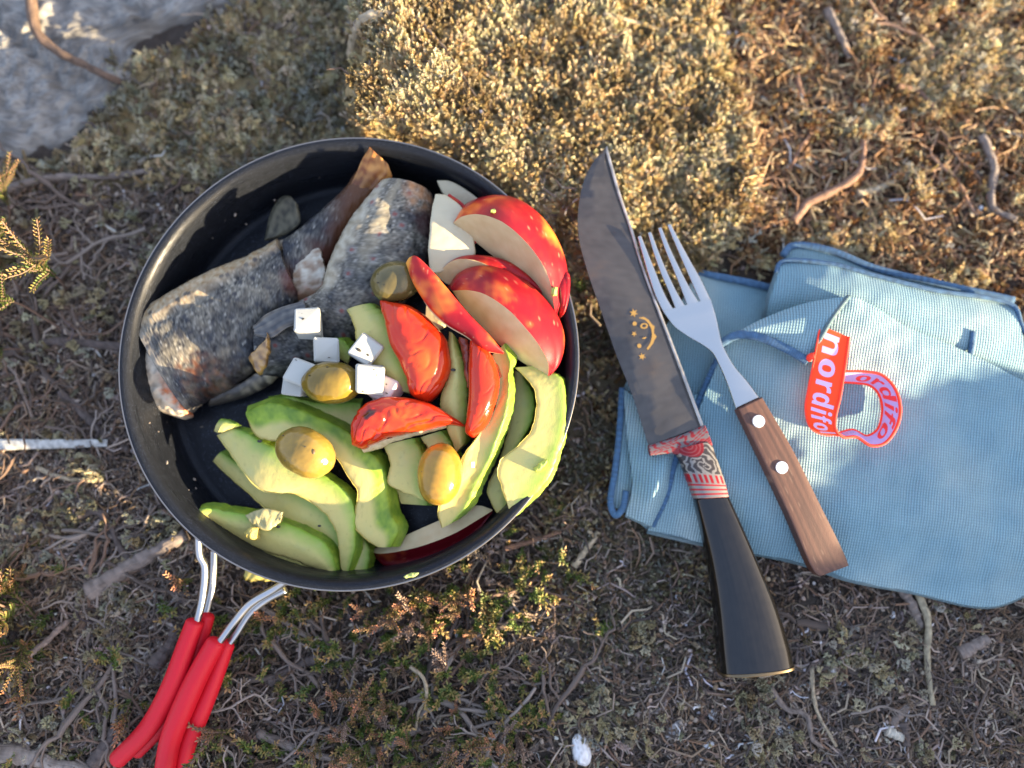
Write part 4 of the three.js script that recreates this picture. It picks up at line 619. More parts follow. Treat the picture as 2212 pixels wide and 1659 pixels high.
crumb('yellow green smear of avocado on the lower pan rim', [[872, 1246, 45.5], [885, 1238, 45.5], [905, 1236, 45.5]], [[878, 1249, 45.5], [890, 1246, 45.5], [903, 1242, 45.5]], 0.8, [0.46, 0.52, 0.14]);
crumb('lime green curl of avocado on the flat slice at the right', [[1152, 1012, 48], [1166, 1000, 48.5], [1180, 992, 48.5]], [[1158, 1020, 48], [1172, 1012, 48.5], [1182, 998, 48.5]], 1.4, [0.42, 0.50, 0.08]);
crumb('green crumb stuck on the uppermost apple wedge', [[1060, 454, 62], [1066, 451, 62], [1071, 454, 62]], [[1061, 459, 62], [1067, 460, 62], [1071, 458, 62]], 1.2, [0.36, 0.42, 0.10]);
crumb('green crumb near the lower tip of the uppermost apple wedge', [[1191, 622, 52], [1197, 619, 53], [1203, 621, 52]], [[1191, 638, 52], [1197, 640, 53], [1203, 637, 52]], 1.6, [0.42, 0.48, 0.10]);
// ---------- tomatoes ----------
const tomC = (P, q, s) => { const n = fbm(P.x * 60, P.z * 60, P.y * 60), f = N3(P.x * 420, P.z * 420); let c = mix([0.42, 0.009, 0.004], [0.60, 0.045, 0.006], clamp(0.5 + n * 0.35)); c = mix(c, [0.66, 0.10, 0.010], clamp(n * 0.5 + 0.1 * f - 0.05)); return c; };
const tomMat = M(0.18, { specularIntensity: 0.7, clearcoat: 0.2, clearcoatRoughness: 0.05, bumpMap: grainTex, bumpScale: 0.00004 });
const wrinkle = (P, k, fx = 1) => k * (0.7 * fbm(P.x * 70, P.z * 70 * fx, 2) + (k > 1.2 ? 0.5 * Math.abs(N3(P.x * 190, P.z * 190, 6)) : 0) + 0.05 * N3(P.x * 420, P.z * 420));
function tomato(label, L, R, top, { wr = 1, char, p = 0.62, bot = 7 } = {}) {
  const t = thing('roast_tomato', label, 'tomato', 'pieces of oven dried tomato');
  part('skin', body({ L, R, n: 120, m: 90, p, top: (q, s) => top * Math.pow(Math.sin(Math.PI * clamp(q * 0.9 + 0.06)), 0.45) , bot: () => bot, disp: (P, q, s) => -wrinkle(P, wr) - wr * 0.5 * Math.pow(Math.max(0, 1 - 5 * Math.abs(N3(q * 6, s * 2.2, 31))), 2), col: (P, q, s, w) => { let c = tomC(P, q, s); if (char) c = mix(c, [0.02, 0.012, 0.01], 0.92 * near(P, char, 3.6)); return c; } }), tomMat, t);
  return t;
}
tomato('largest dried tomato, pointed at the top, in the middle of the pan', [[821, 654, 48], [830, 690, 48], [843, 744, 47], [864, 786, 46], [878, 819, 45], [890, 855, 44], [912, 869, 43]], [[846, 658, 47], [887, 664, 46], [922, 685, 46], [952, 717, 45], [968, 742, 45], [975, 797, 44], [956, 844, 43], [930, 870, 42]], 13);
{
  const t = tomato('tall narrow dried tomato standing beside the long avocado slice', [[1016, 730, 50], [1013, 782, 50], [1012, 856, 49], [1008, 894, 48], [1005, 935, 46], [1018, 946, 45]], [[1043, 738, 49], [1068, 782, 49], [1080, 830, 48], [1068, 881, 48], [1053, 921, 46], [1028, 946, 45]], 11, { wr: 0.45 });
  part('torn_edge', body({ L: [[989, 728, 46], [996, 760, 46], [1003, 800, 46], [1008, 838, 44]], R: [[1012, 735, 47], [1014, 770, 47], [1014, 805, 47], [1013, 838, 46]], n: 40, m: 20, top: () => 2, bot: () => 4, disp: P => 0.8 * fbm(P.x * 300, P.z * 300), col: P => mix([0.16, 0.02, 0.012], [0.34, 0.07, 0.03], clamp(0.5 + fbm(P.x * 200, P.z * 200))) }), tomMat, t, 'dark folded skin on its left side');
  part('torn_edge', body({ L: [[1068, 785, 46], [1076, 805, 47], [1074, 840, 46]], R: [[1078, 790, 44], [1092, 822, 44], [1078, 852, 44]], n: 30, m: 16, top: () => 2, bot: () => 4, disp: P => 0.6 * fbm(P.x * 300, P.z * 300), col: P => mix([0.42, 0.06, 0.012], [0.62, 0.16, 0.03], clamp(0.5 + fbm(P.x * 200, P.z * 200))) }), tomMat, t, 'orange flap on its right side');
}
{
  const t = tomato('wrinkled dried tomato lying lowest, with a charred spot and pale underside', [[762, 952, 46], [765, 906, 47], [786, 878, 48], [820, 860, 48], [870, 859, 48], [932, 873, 47], [976, 899, 46], [1004, 920, 45]], [[766, 964, 44], [786, 971, 44], [810, 960, 45], [838, 949, 45], [876, 940, 45], [912, 931, 45], [969, 920, 45], [1003, 924, 44]], 11, { wr: 1.7, char: at(797, 893, 57) });
  part('pale_underside', body({ L: [[780, 968, 43], [812, 956, 44], [840, 947, 44], [876, 938, 44], [913, 929, 44], [965, 919, 44]], R: [[786, 978, 41], [815, 971, 41], [842, 958, 41], [878, 947, 42], [916, 937, 42], [964, 924, 43]], n: 60, m: 18, top: () => 1, bot: () => 3, disp: P => 0.7 * fbm(P.x * 300, P.z * 300), col: P => mix([0.50, 0.38, 0.18], [0.66, 0.52, 0.28], clamp(0.5 + fbm(P.x * 260, P.z * 260))) }), fleshMat, t);
}
// ---------- olives ----------
const fleckG = new THREE.IcosahedronGeometry(0.0006, 1); fleckG.scale(1.3, 0.45, 0.8);
const fleckM = MC([0.035, 0.030, 0.018], 0.6);
function fleck(parent, P, s, n) { const m = part('herb_fleck', fleckG, fleckM, parent); m.position.copy(P); m.scale.set(s * rr(0.45, 0.9), s * 0.5, s * rr(0.35, 0.8)); if (n) m.quaternion.setFromUnitVectors(up, n); return m; }
function olive(label, u, v, y, len, wid, ang, base, { tip = 0.10, flecks = [], pit } = {}) {
  const o = thing('green_olive', label, 'olive', 'green olives'); const c = at(u, v, y); o.position.copy(c);
  const k = (DIST - y / 1000) / PF, a = len * k, b = wid * k;
  const ax = V(Math.cos(ang), 0.08, Math.sin(ang)).normalize(), sd = V(0, 1, 0).cross(ax).normalize(), uu = V(0, 0, 0).crossVectors(ax, sd);
  const surf = (x, th) => { let r = Math.pow(Math.max(0, 1 - Math.pow(Math.abs(x), 2.25)), 0.5); const d = ax.clone().multiplyScalar(a * (x - (x < -0.85 ? tip * (-x - 0.85) * 2 : 0))).addScaledVector(sd, b * r * Math.cos(th)).addScaledVector(uu, b * r * Math.sin(th)); const w = c.clone().add(d); d.multiplyScalar(1 + 0.025 * N3(w.x * 140, w.y * 140, w.z * 140) + 0.012 * N3(w.x * 600, w.y * 600, w.z * 600)); return d; };
  const g = grid(70, 60, (t, h) => { const x = -Math.cos(Math.PI * t), P = surf(x, h * 6.2832), w = P.clone().add(c), n = fbm(w.x * 90, w.y * 90, w.z * 90), f = N3(w.x * 500, w.y * 500, w.z * 500); let q = mix(base.map(z => z * 0.8), base.map(z => z * 1.2), clamp(0.5 + n + 0.3 * f)); q = mix(q, [0.40, 0.30, 0.11], clamp(f * 0.6 + n * 0.3 - 0.35)); return { p: P, c: q }; }, { closeV: true, caps: true });
  part('flesh', g, M(0.22, { specularIntensity: 0.7, clearcoat: 0.25, clearcoatRoughness: 0.12, bumpMap: grainTex, bumpScale: 0.00005 }), o);
  for (const [x, th, s] of flecks) { const P = surf(x, th), n = P.clone().normalize(); fleck(o, P.clone().addScaledVector(n, 0.0001), s, n); }
  if (pit) { const P = surf(...pit), n = P.clone().normalize(), m = part('pit_hole', new THREE.IcosahedronGeometry(0.0011, 1), MC([0.07, 0.035, 0.008], 0.5), o); m.position.copy(P.addScaledVector(n, -0.0001)); m.quaternion.setFromUnitVectors(up, n); m.scale.set(0.7, 0.25, 1.2); }
}
olive('dull olive green olive tucked beside the thin red apple strip', 853, 609, 50, 53, 45, -0.22, [0.105, 0.083, 0.026], { flecks: [[-0.55, 1.7, 1.5], [-0.3, 1.9, 1.1], [-0.5, 1.2, 1.1], [0.1, 1.3, 0.7]] });
olive('green brown olive lying between the feta cubes', 717, 827, 49, 63, 46, 0.02, [0.165, 0.108, 0.013], { tip: 0.25, flecks: [[-0.6, 1.3, 1.2], [-0.3, 1.05, 0.6], [0.0, 0.9, 1.2]] });
olive('yellowish olive with a small hole resting on the sunlit avocado', 660, 977, 49, 67, 50, 0.5, [0.23, 0.148, 0.026], { flecks: [[-0.7, 1.3, 1.5], [-0.25, 2.3, 1.1], [0.15, 1.3, 0.8]], pit: [0.45, 1.3] });
olive('golden yellow olive standing upright among the avocado at the lower centre', 950, 1024, 50, 66, 47, 1.62, [0.29, 0.162, 0.02], { tip: 0, flecks: [[0.0, 2.4, 0.8]] });
// ---------- feta ----------
const fetaC = P => { const n = fbm(P.x * 260, P.z * 260, P.y * 260); return mix(mix([0.42, 0.42, 0.375], [0.36, 0.36, 0.31], clamp(0.4 + n)), [0.62, 0.60, 0.40], clamp(n - 0.55)); };
const fetaMat = M(0.55, { bumpMap: grainTex, bumpScale: 0.0001 });
function feta(label, u, v, y, size, yaw, tx, tz, { tint, flecks = [], hgt = 1 } = {}) {
  const o = thing('feta_cube', label, 'feta cheese', 'cubes of feta cheese'); const c = at(u, v, y), s = size * (DIST - y / 1000) / PF;
  const g = new RoundedBoxGeometry(s, s * hgt, s, 14, s * 0.11), p = g.attributes.position, col = [];
  for (let i = 0; i < p.count; i++) { const P = V(p.getX(i), p.getY(i), p.getZ(i)), k = 0.09 * s; const w = P.clone().add(c); P.x += k * N3(w.z * 120, w.y * 120, 3); P.z += k * N3(w.x * 120, w.y * 120, 7); P.y += k * 0.7 * N3(w.x * 120, w.z * 120, 11); P.addScaledVector(P, 0.24 * Math.min(0, 0.12 + N3(w.x * 330, w.y * 330, w.z * 330)) + 0.02 * N3(w.x * 900, w.y * 900, w.z * 900)); p.setXYZ(i, P.x, P.y, P.z); let q = fetaC(w); if (tint) q = mix(q, tint, 0.75); col.push(...q); }
  g.setAttribute('color', new THREE.Float32BufferAttribute(col, 3)); g.computeVertexNormals();
  part('cheese', g, fetaMat, o); o.position.copy(c); o.rotation.set(tx, yaw, tz, 'YXZ');
  for (const [x, z, k] of flecks) fleck(o, V(x * s, s * hgt * 0.5 + 0.0001, z * s), k);
}
feta('feta cube on the trout, uppermost and leftmost standing alone', 667, 699, 45, 55, 0.06, -0.16, -0.12, { flecks: [[-0.15, 0.0, 1.4], [-0.2, -0.22, 0.5]] });
feta('feta cube partly behind the green brown olive, right of the lone cube', 704, 757, 42, 54, -0.05, 0.12, -0.22, { flecks: [[0.15, 0.3, 1]] });
feta('tilted feta cube with two dark herb pits beside the tomato', 790, 757, 46, 57, -0.62, 0.06, -0.22, { flecks: [[-0.2, 0.12, 2.1], [0.18, 0.08, 1.5]] });
feta('feta cube left of the green brown olive with a red speck', 656, 806, 43, 55, -0.42, 0.05, 0.1, { flecks: [[-0.3, -0.35, 1]] });
feta('lowest feta piece peeking out under the cube left of the olive', 638, 833, 36, 46, -0.15, 0.1, 0.0, {});
feta('feta cube with a sunlit side in front, right end of the olive', 799, 819, 50, 62, -0.12, 0.2, -0.2, { flecks: [[0.2, -0.2, 1], [-0.2, 0.4, 1.1], [0.1, -0.38, 0.9]] });
feta('pinkish feta crumb stained by the tomato, between cube and wrinkled tomato', 832, 846, 44, 56, -0.5, -0.1, 0.2, { tint: [0.62, 0.44, 0.42], flecks: [[0.1, -0.2, 1.2], [0.3, 0.1, 1]] });
// dark herb crumbs lying on the slices
for (const [u, v, y, s, l] of [[561, 953, 35, 1.6, 'dark herb crumb on the sunlit avocado slice left of the olive'], [690, 1136, 30, 1.2, 'dark herb crumb on the long thin lowest avocado slice'], [601, 1138, 32, 1.4, 'dark herb crumb on the crescent with yellow crumbs'], [979, 799, 50, 1.6, 'dark herb crumb on the upright avocado ridge']])
  { const m = solo('herb_crumb', fleckG, fleckM, l, 'herb crumb', 'herb crumbs on the avocado'); m.position.copy(at(u, v, y)); m.scale.setScalar(s); }
solo('salt_flake', new THREE.BoxGeometry(0.0014, 0.0006, 0.0026), MC([0.8, 0.8, 0.8], 0.4), 'white salt flake on the long lime edged avocado slice', 'salt flake').position.copy(at(1022, 1004, 49.6));
// ---------- the blue cloth ----------
const knitTex = (() => { const f = (i, j) => { const x = i / 16, y = j / 16; const a = Math.abs(Math.sin(Math.PI * x)), b = Math.abs(Math.sin(Math.PI * y)); return Math.pow(a, 0.6) * (0.55 + 0.45 * Math.pow(b, 0.7)); }; return [noiseTex(128, (i, j) => { const k = 255 * f(i, j); return [k, k, k]; }), noiseTex(128, (i, j) => { const k = (0.74 + 0.26 * f(i, j)) * (0.93 + 0.14 * (rnd() - 0.5)) * 255; return [k * 0.97, k, k]; }, { srgb: true })]; })();
for (const t of knitTex) { t.repeat.set(1 / 0.0108, 1 / 0.0108); t.rotation = 0.12; t.anisotropy = 8; }
const clothMat = M(0.9, { map: knitTex[1], bumpMap: knitTex[0], bumpScale: 0.0005, sheen: 0.35, sheenRoughness: 0.6, sheenColor: new THREE.Color().setRGB(0.5, 0.6, 0.6) });
const clothC = P => { const n = fbm(P.x * 22, P.z * 22, 3), f = N3(P.x * 90, P.z * 90, 5), w = N3(P.x * 1500, P.z * 1500); let c = mix([0.24, 0.395, 0.455], [0.37, 0.49, 0.50], clamp(0.35 + n * 0.9)); c = mix(c, [0.52, 0.57, 0.55], clamp(n * 0.8 + f * 0.25 - 0.25)); const k = 1 + 0.08 * f + 0.06 * w; return c.map(x => x * k); };
const hemC = (P, t, a) => { const k = 0.85 + 0.35 * N3(P.x * 500, P.z * 500) + 0.2 * Math.sin(t * 260); return [0.055 * k, 0.125 * k, 0.215 * k]; };
const hemMat = M(0.9, { bumpMap: grainTex, bumpScale: 0.0002 });
const cloth = thing('cloth', 'folded light blue knitted cloth with dark blue hems under the knife and fork', 'cloth');
const foldDisp = k => (P) => k * (fbm(P.x * 32, P.z * 32, 2) + 0.35 * N3(P.x * 110, P.z * 110, 6));
function sheet(label, rows, { k = 0.9, n = 110, m = 18, th = 1.8 } = {}) {
  const o = { n, m, smooth: true, uvm: true, col: clothC };
  const top = loft(rows, { ...o, disp: foldDisp(k) }), bot = loft(rows, { ...o, disp: P => foldDisp(k)(P) - th });
  return part('fold', mergeGeometries([top, bot]), clothMat, cloth, label);
}
const roll = (pts, r = 1.0) => part('fold_edge', tube(pts, r, { n: 90, m: 10, wob: 0.03, col: clothC }), clothMat, cloth);
const hem = (pts, r = 1.5) => part('hem', tube(pts, r, { n: 90, m: 12, wob: 0.06, flat: 0.8, col: hemC }), hemMat, cloth);
sheet('lowest layer at the left under the fork', [[[1500, 590, 11], [1468, 660, 11], [1348, 838, 12], [1340, 920, 13], [1330, 1010, 13], [1322, 1092, 12]], [[1560, 600, 10], [1540, 690, 11], [1440, 860, 11], [1410, 960, 11], [1385, 1050, 13], [1370, 1120, 12]], [[1610, 610, 10], [1600, 720, 12], [1530, 870, 13], [1490, 960, 12], [1450, 1060, 11], [1412, 1150, 8]], [[1665, 622, 10], [1670, 740, 12], [1620, 880, 13], [1580, 980, 12], [1540, 1080, 11], [1500, 1165, 8]]], { k: 0.5 });
hem([[1500, 588, 9.5], [1560, 599, 11], [1612, 609, 11.5], [1662, 621, 11]], 2.0);
hem([[1344, 838, 13], [1338, 930, 14], [1328, 1020, 14], [1319, 1088, 14], [1330, 1113, 14], [1345, 1098, 15], [1352, 1060, 16]], 1.7);
sheet('rolled flap at the lower left corner, lit by the sun', [[[1346, 840, 14], [1356, 950, 16], [1366, 1050, 18], [1352, 1113, 15]], [[1390, 865, 17], [1400, 970, 21], [1406, 1060, 25], [1376, 1124, 18]], [[1450, 860, 18], [1440, 960, 22], [1428, 1050, 25], [1395, 1132, 18]], [[1520, 850, 15], [1480, 935, 18], [1452, 1010, 19], [1440, 1066, 19], [1407, 1137, 16]]], { k: 0.4 });
roll([[1352, 1113, 14], [1378, 1125, 17], [1407, 1136, 15]], 1.0);
hem([[1566, 742, 19], [1540, 800, 18], [1515, 855, 16], [1480, 935, 18.5], [1455, 1005, 19], [1441, 1066, 17.5], [1408, 1136, 12]], 1.8);
sheet('back layer at the upper right, pale where the sun reaches it', [[[1690, 566, 21], [1790, 570, 24], [1890, 596, 25], [2010, 626, 25], [2188, 660, 23]], [[1676, 592, 23], [1790, 610, 28], [1900, 640, 29], [2040, 676, 28], [2204, 700, 25]], [[1660, 640, 22], [1790, 660, 26], [1910, 700, 27], [2060, 745, 26], [2222, 770, 23]], [[1650, 690, 17], [1790, 720, 19], [1920, 770, 19], [2070, 820, 18], [2250, 850, 17]]], { k: 0.7 });
sheet('second layer behind the back hem', [[[1706, 531, 15], [1790, 540, 17], [1886, 578, 18], [2010, 608, 18], [2186, 646, 17]], [[1690, 580, 16], [1790, 585, 18], [1890, 612, 19], [2010, 642, 19], [2192, 680, 17]]], { k: 0.3, m: 6 });
hem([[1690, 552, 17], [1712, 531, 16], [1790, 540, 18], [1886, 578, 19], [2010, 608, 19], [2190, 648, 18]], 1.9);
hem([[1676, 590, 23], [1688, 566, 22], [1790, 569, 25], [1890, 595, 26], [2010, 625, 26], [2190, 661, 24], [2206, 700, 24], [2250, 790, 20]], 1.2);
roll([[1677, 590, 23], [1660, 640, 22], [1650, 690, 17]], 1.0);
hem([[2102, 716, 27.2], [2100, 740, 27], [2096, 766, 26.4]], 1.4);
sheet('large top layer under the fork handle and ribbon', [
  [[1572, 742, 21], [1660, 705, 25], [1750, 670, 30], [1834, 642, 34], [1960, 706, 30], [2090, 762, 28], [2260, 850, 26]],
  [[1545, 800, 21], [1640, 770, 23], [1760, 735, 28], [1880, 720, 32], [1990, 780, 29], [2100, 840, 27], [2260, 920, 25]],
  [[1512, 880, 19], [1620, 870, 22], [1750, 860, 25], [1900, 850, 27], [2020, 890, 26], [2130, 930, 25], [2260, 1000, 23]],
  [[1470, 980, 19], [1590, 990, 22], [1740, 1000, 24], [1900, 1010, 24], [2030, 1030, 24], [2150, 1060, 22], [2260, 1100, 21]],
  [[1438, 1075, 17], [1560, 1090, 20], [1720, 1110, 22], [1890, 1130, 22], [2030, 1150, 21], [2150, 1180, 20], [2260, 1200, 19]],
  [[1398, 1148, 11], [1500, 1172, 12], [1725, 1216, 13], [1830, 1252, 13], [1965, 1278, 12], [2140, 1310, 11], [2260, 1262, 12]]], { k: 1.5, n: 150, m: 22 });
roll([[1398, 1148, 10.3], [1500, 1172, 11.3], [1725, 1216, 12.3], [1830, 1252, 12.3], [1965, 1278, 11.3], [2140, 1310, 10.3], [2260, 1262, 11.3]], 1.1);
sheet('folded back corner with its knitted underside showing', [[[1560, 737, 24], [1640, 692, 30], [1740, 655, 35], [1832, 640, 38]], [[1560, 740, 25], [1636, 708, 32], [1730, 690, 37], [1795, 690, 39]], [[1562, 744, 24], [1632, 724, 30], [1702, 752, 32], [1747, 780, 32]]], { k: 0.3, n: 60, m: 14 });
roll([[1833, 640, 38], [1796, 690, 39], [1770, 735, 36], [1748, 780, 32]], 1.2);
hem([[1556, 742, 24], [1592, 724, 27], [1632, 726, 30.5], [1702, 755, 32.5], [1744, 780, 32]], 2.2);
{ // orange ribbon loop with woven letters, sewn to the folded corner
  const cv = document.createElement('canvas'); cv.width = 1024; cv.height = 128; const x = cv.getContext('2d');
  x.fillStyle = '#ff4610'; x.fillRect(0, 0, 1024, 128); x.fillStyle = '#dcb4da'; x.font = 'bold 118px sans-serif'; x.textBaseline = 'middle';
  x.fillText('nordifol', 4, 62, 490);
  x.fillStyle = '#b9a4d0'; x.fillRect(512, 12, 512, 104); x.save(); x.translate(930, 62); x.scale(-1, 1); x.fillStyle = '#ee3a3a'; x.fillText('ordifo', -60, 2, 330); x.restore();
  const tex = new THREE.CanvasTexture(cv); tex.colorSpace = THREE.SRGBColorSpace; tex.anisotropy = 8;
  const A = curve([[1834, 728, 37], [1824, 800, 38], [1814, 860, 39], [1804, 905, 39], [1806, 930, 39], [1822, 944, 38], [1850, 944, 37], [1880, 962, 37], [1910, 958, 37], [1936, 925, 37], [1945, 885, 37], [1934, 840, 37], [1905, 810, 37], [1870, 803, 36], [1826, 802, 35]]);
  const B = curve([[1772, 703, 37], [1758, 780, 36], [1746, 840, 35], [1740, 885, 33], [1752, 925, 29], [1790, 940, 27], [1842, 928, 28], [1872, 941, 29], [1896, 926, 29], [1905, 890, 29], [1903, 866, 29], [1893, 845, 29], [1876, 832, 29], [1852, 828, 29], [1822, 826, 29]]);
  const uOf = q => q < 0.36 ? q / 0.36 * 0.5 : 0.5 + (q - 0.36) / 0.64 * 0.5;
  const g = grid(140, 8, (q, s) => ({ p: B.getPoint(q).lerp(A.getPoint(q), s), uv: [uOf(q), s] }));
  const rb = part('ribbon_loop', g, new THREE.MeshPhysicalMaterial({ map: tex, roughness: 0.8, side: THREE.DoubleSide, bumpMap: grainTex, bumpScale: 0.0001 }), cloth, 'orange ribbon loop with pale lilac woven letters');
  const edgeMat = MC([0.93, 0.045, 0.015], 0.75);
  part('ribbon_edge', new THREE.TubeGeometry(A, 120, 0.0007, 8), edgeMat, rb); part('ribbon_edge', new THREE.TubeGeometry(B, 120, 0.0005, 8), edgeMat, rb);
  part('ribbon_end', tube([[1746, 776, 33], [1752, 770, 35], [1760, 768, 36]], 1.6, { n: 8 }), edgeMat, rb);
}
// ---------- the knife ----------
const knife = thing('knife', 'large knife with a broad dark steel blade and black horn handle', 'knife');
{
  const S = [[1310, 315, 40], [1323, 360, 38], [1340, 420, 35.5], [1366, 497, 32.5], [1387, 566, 30.6], [1413, 639, 29], [1448, 730, 27.7], [1482, 820, 27], [1519, 919, 27]];
  const E = [[1310, 316, 39.5], [1284, 347, 37], [1263, 386, 35], [1252, 429, 33.5], [1248, 480, 32], [1252, 523, 30.8], [1271, 592, 29], [1302, 682, 26.6], [1332, 768, 25], [1366, 854, 25], [1401, 963, 25]];
  const cs = curve(S), ce = curve(E), row = (k, dy, cap) => ({ getPoint: q => { const a = ce.getPoint(q), b = cs.getPoint(q), w = a.distanceTo(b), P = cap == null ? a.clone().lerp(b, k) : b.clone().lerp(a, Math.min(0.5, cap / 1000 / Math.max(w, 1e-5))); if (cap == null && k > 0 && k < 1) P.y = lerp(a.y, b.y, Math.min(1, k * 4)); P.y += dy / 1000; return P; } });
  const bl = (P) => { const n = fbm(P.x * 60, P.z * 60, 4), m = fbm(P.x * 320, P.z * 320, 8); let c = mix([0.060, 0.054, 0.049], [0.120, 0.107, 0.095], clamp(0.5 + n * 0.3 + m * 0.3)); return mix(c, [0.11, 0.065, 0.035], clamp(n * 0.8 + m * 0.4 - 0.35) * 0.7); };
  const bladeMat = M(0.42, { metalness: 0.75, bumpMap: grainTex, bumpScale: 0.00004 });
  part('blade', crease(loft([row(0, 0), row(0.25, 0), row(0.6, 0), row(1, 0, 2.6), row(1, -0.5, 2.2), row(1, -0.5, 1.7), row(1, 0, 1.4), row(1, 0, 0), row(1, -3.4, 0), row(0.5, -3.2), row(0, -0.3)], { n: 120, m: 3, col: bl }), 35), bladeMat, knife);
  part('spine', loft([row(1, 0.2, 1.35), row(1, 0.45, 0.7), row(1, 0.1, -0.25)], { n: 90, m: 3, smooth: true, col: P => { const k = 0.75 + 0.4 * N3(P.x * 300, P.z * 300); return [0.50 * k, 0.46 * k, 0.40 * k]; } }), M(0.4, { metalness: 0.8 }), knife, 'bright bare spine along the back of the blade');
  const gold = new THREE.MeshPhysicalMaterial({ color: new THREE.Color().setRGB(0.42, 0.24, 0.06), metalness: 0.5, roughness: 0.5 });
  const gs = [], k = (DIST - 0.0271) / PF, flat = (sh, u, v) => { const g = new THREE.ExtrudeGeometry(sh, { depth: 0.00012, bevelEnabled: false, curveSegments: 16 }); g.rotateX(Math.PI / 2); const q = at(u, v, 28.75 - (v - 676) * 0.013); g.translate(q.x, q.y, q.z); gs.push(g); };
  const star = (u, v, r, n = 6, a0 = 0.3) => { const s = new THREE.Shape(); for (let i = 0; i <= n * 2; i++) { const a = a0 + i * Math.PI / n, q = (i % 2 ? 0.42 : 1) * r * k; s[i ? 'lineTo' : 'moveTo'](Math.cos(a) * q, Math.sin(a) * q); } flat(s, u, v); };
  const disc = (u, v, a, b, hole) => { const s = new THREE.Shape(); s.absellipse(0, 0, a * k, b * k, 0, Math.PI * 2, false, -0.2); if (hole) { const h = new THREE.Path(); h.absellipse(0, 0, a * k * hole, b * k * hole, 0, Math.PI * 2, true, -0.2); s.holes.push(h); } flat(s, u, v); };
  star(1369, 676, 10); star(1370, 721, 6.5, 5); star(1387, 770, 8.5); disc(1371, 699, 4.6, 4.6); disc(1381, 747, 4.6, 4.6); disc(1391.5, 704, 8.5, 6.2, 0.55); disc(1392, 730, 5, 1.6);
  const arc = [[1378, 682], [1391, 683], [1402, 690], [1408, 699], [1415, 705], [1413, 712], [1413, 720], [1419, 727], [1414, 734], [1410, 743], [1399, 757]], inn = [[1396, 754], [1404, 742], [1407, 733], [1408.5, 722], [1407, 710], [1402, 699], [1394, 690], [1380, 685.5]];
  const s = new THREE.Shape(); [...arc, ...inn].forEach((p, i) => s[i ? 'lineTo' : 'moveTo']((p[0] - 1395) * k, (p[1] - 720) * k)); flat(s, 1395, 720);
  part('gold_emblem', mergeGeometries(gs), gold, knife, 'gold inlaid moon face with stars and dots');
  const pat = (P, q, s) => { const w = Math.sin(s * 34 + 5 * Math.sin(q * 5 + s * 8)), v = Math.sin(q * 26 + 4 * Math.sin(s * 9)); return mix([0.13, 0.11, 0.11], [0.20, 0.018, 0.022], sst(-0.05, 0.25, w * 0.7 + v * 0.5)); };
  part('bolster', body({ L: [[1400, 962, 26], [1440, 950, 26.5], [1480, 936, 27], [1521, 918, 27]], R: [[1404, 984, 26], [1450, 980, 26.5], [1490, 985, 27], [1538, 962, 27]], n: 120, m: 90, p: 0.35, top: () => 1.7, bot: () => 2.5, col: (P, q, s) => s > 0.62 && q > 0.35 ? mix([0.16, 0.015, 0.02], [0.24, 0.06, 0.06], clamp(Math.sin(s * 60 + q * 30))) : pat(P, q * 2.4, s * 0.8) }), M(0.5, { specularIntensity: 0.3 }), knife, 'red and silver patterned bolster');
  part('ferrule', body({ L: [[1455, 972, 25], [1467, 994, 25], [1480, 1026, 25], [1499, 1077, 24.5]], R: [[1534, 952, 25], [1547, 992, 25], [1561, 1032, 25], [1572, 1073, 24.5]], n: 150, m: 110, p: 0.55, top: q => 4.5 + 2 * q, bot: q => 5 + 3 * q, col: (P, q, s) => { const sv = [0.21, 0.195, 0.175]; const d = Math.hypot((q - 0.02) / 0.26, (s - 0.38) / 0.36); if (d < 1) return mix([0.18, 0.012, 0.016], [0.26, 0.09, 0.09], sst(0.3, 0.6, Math.sin(d * 20 + s * 9)) * 0.5); if (q < 0.62) { const r = Math.hypot((q - 0.47) / 0.17, (s - 0.55) / 0.24), w = 2.2 * N3(q * 9, s * 6, 4); return mix([0.045, 0.04, 0.04], sv, sst(-0.2, 0.5, Math.sin(r * 9 + w * 2 - 1.6 * Math.atan2(s - 0.55, q - 0.47)) + w * 0.5)); } if (q < 0.80) return mix(sv, [0.28, 0.012, 0.018], sst(0.62, 0.66, q) * (1 - sst(0.76, 0.80, q)) * sst(-0.3, 0.0, Math.sin(s * 44))); return mix(sv, [0.34, 0.03, 0.035], sst(0.2, 0.5, Math.sin(q * 95))); } }), M(0.42, { metalness: 0.3, specularIntensity: 0.4 }), knife, 'silver ferrule with red dashes and black scrolls');
  const horn = M(0.15, { bumpMap: barkTex, bumpScale: 0.00001 });
  part('handle', body({ L: [[1498, 1078, 24], [1512, 1138, 23], [1528, 1214, 21], [1541, 1305, 19], [1549, 1400, 17], [1552, 1452, 16]], R: [[1572, 1073, 24], [1604, 1145, 23], [1641, 1232, 21], [1673, 1312, 19], [1698, 1389, 17], [1708, 1436, 16]], n: 110, m: 160, p: 0.55, top: q => 7 + 6.5 * q, bot: q => 6 + 6 * q, col: (P, q, s) => { const k = 0.7 + 0.5 * N3(s * 30, q * 2, 4) + 0.3 * N3(P.x * 300, P.z * 300); return [0.008 * k, 0.007 * k, 0.006 * k]; } }), horn, knife);
  part('butt_cap', body({ L: [[1551, 1448, 16], [1552, 1455, 16]], R: [[1708, 1431, 16], [1709, 1438, 16]], n: 4, m: 160, p: 0.55, top: () => 13.7, bot: () => 12.2, col: () => [0.16, 0.12, 0.07] }), M(0.35, { metalness: 0.9 }), knife);
}
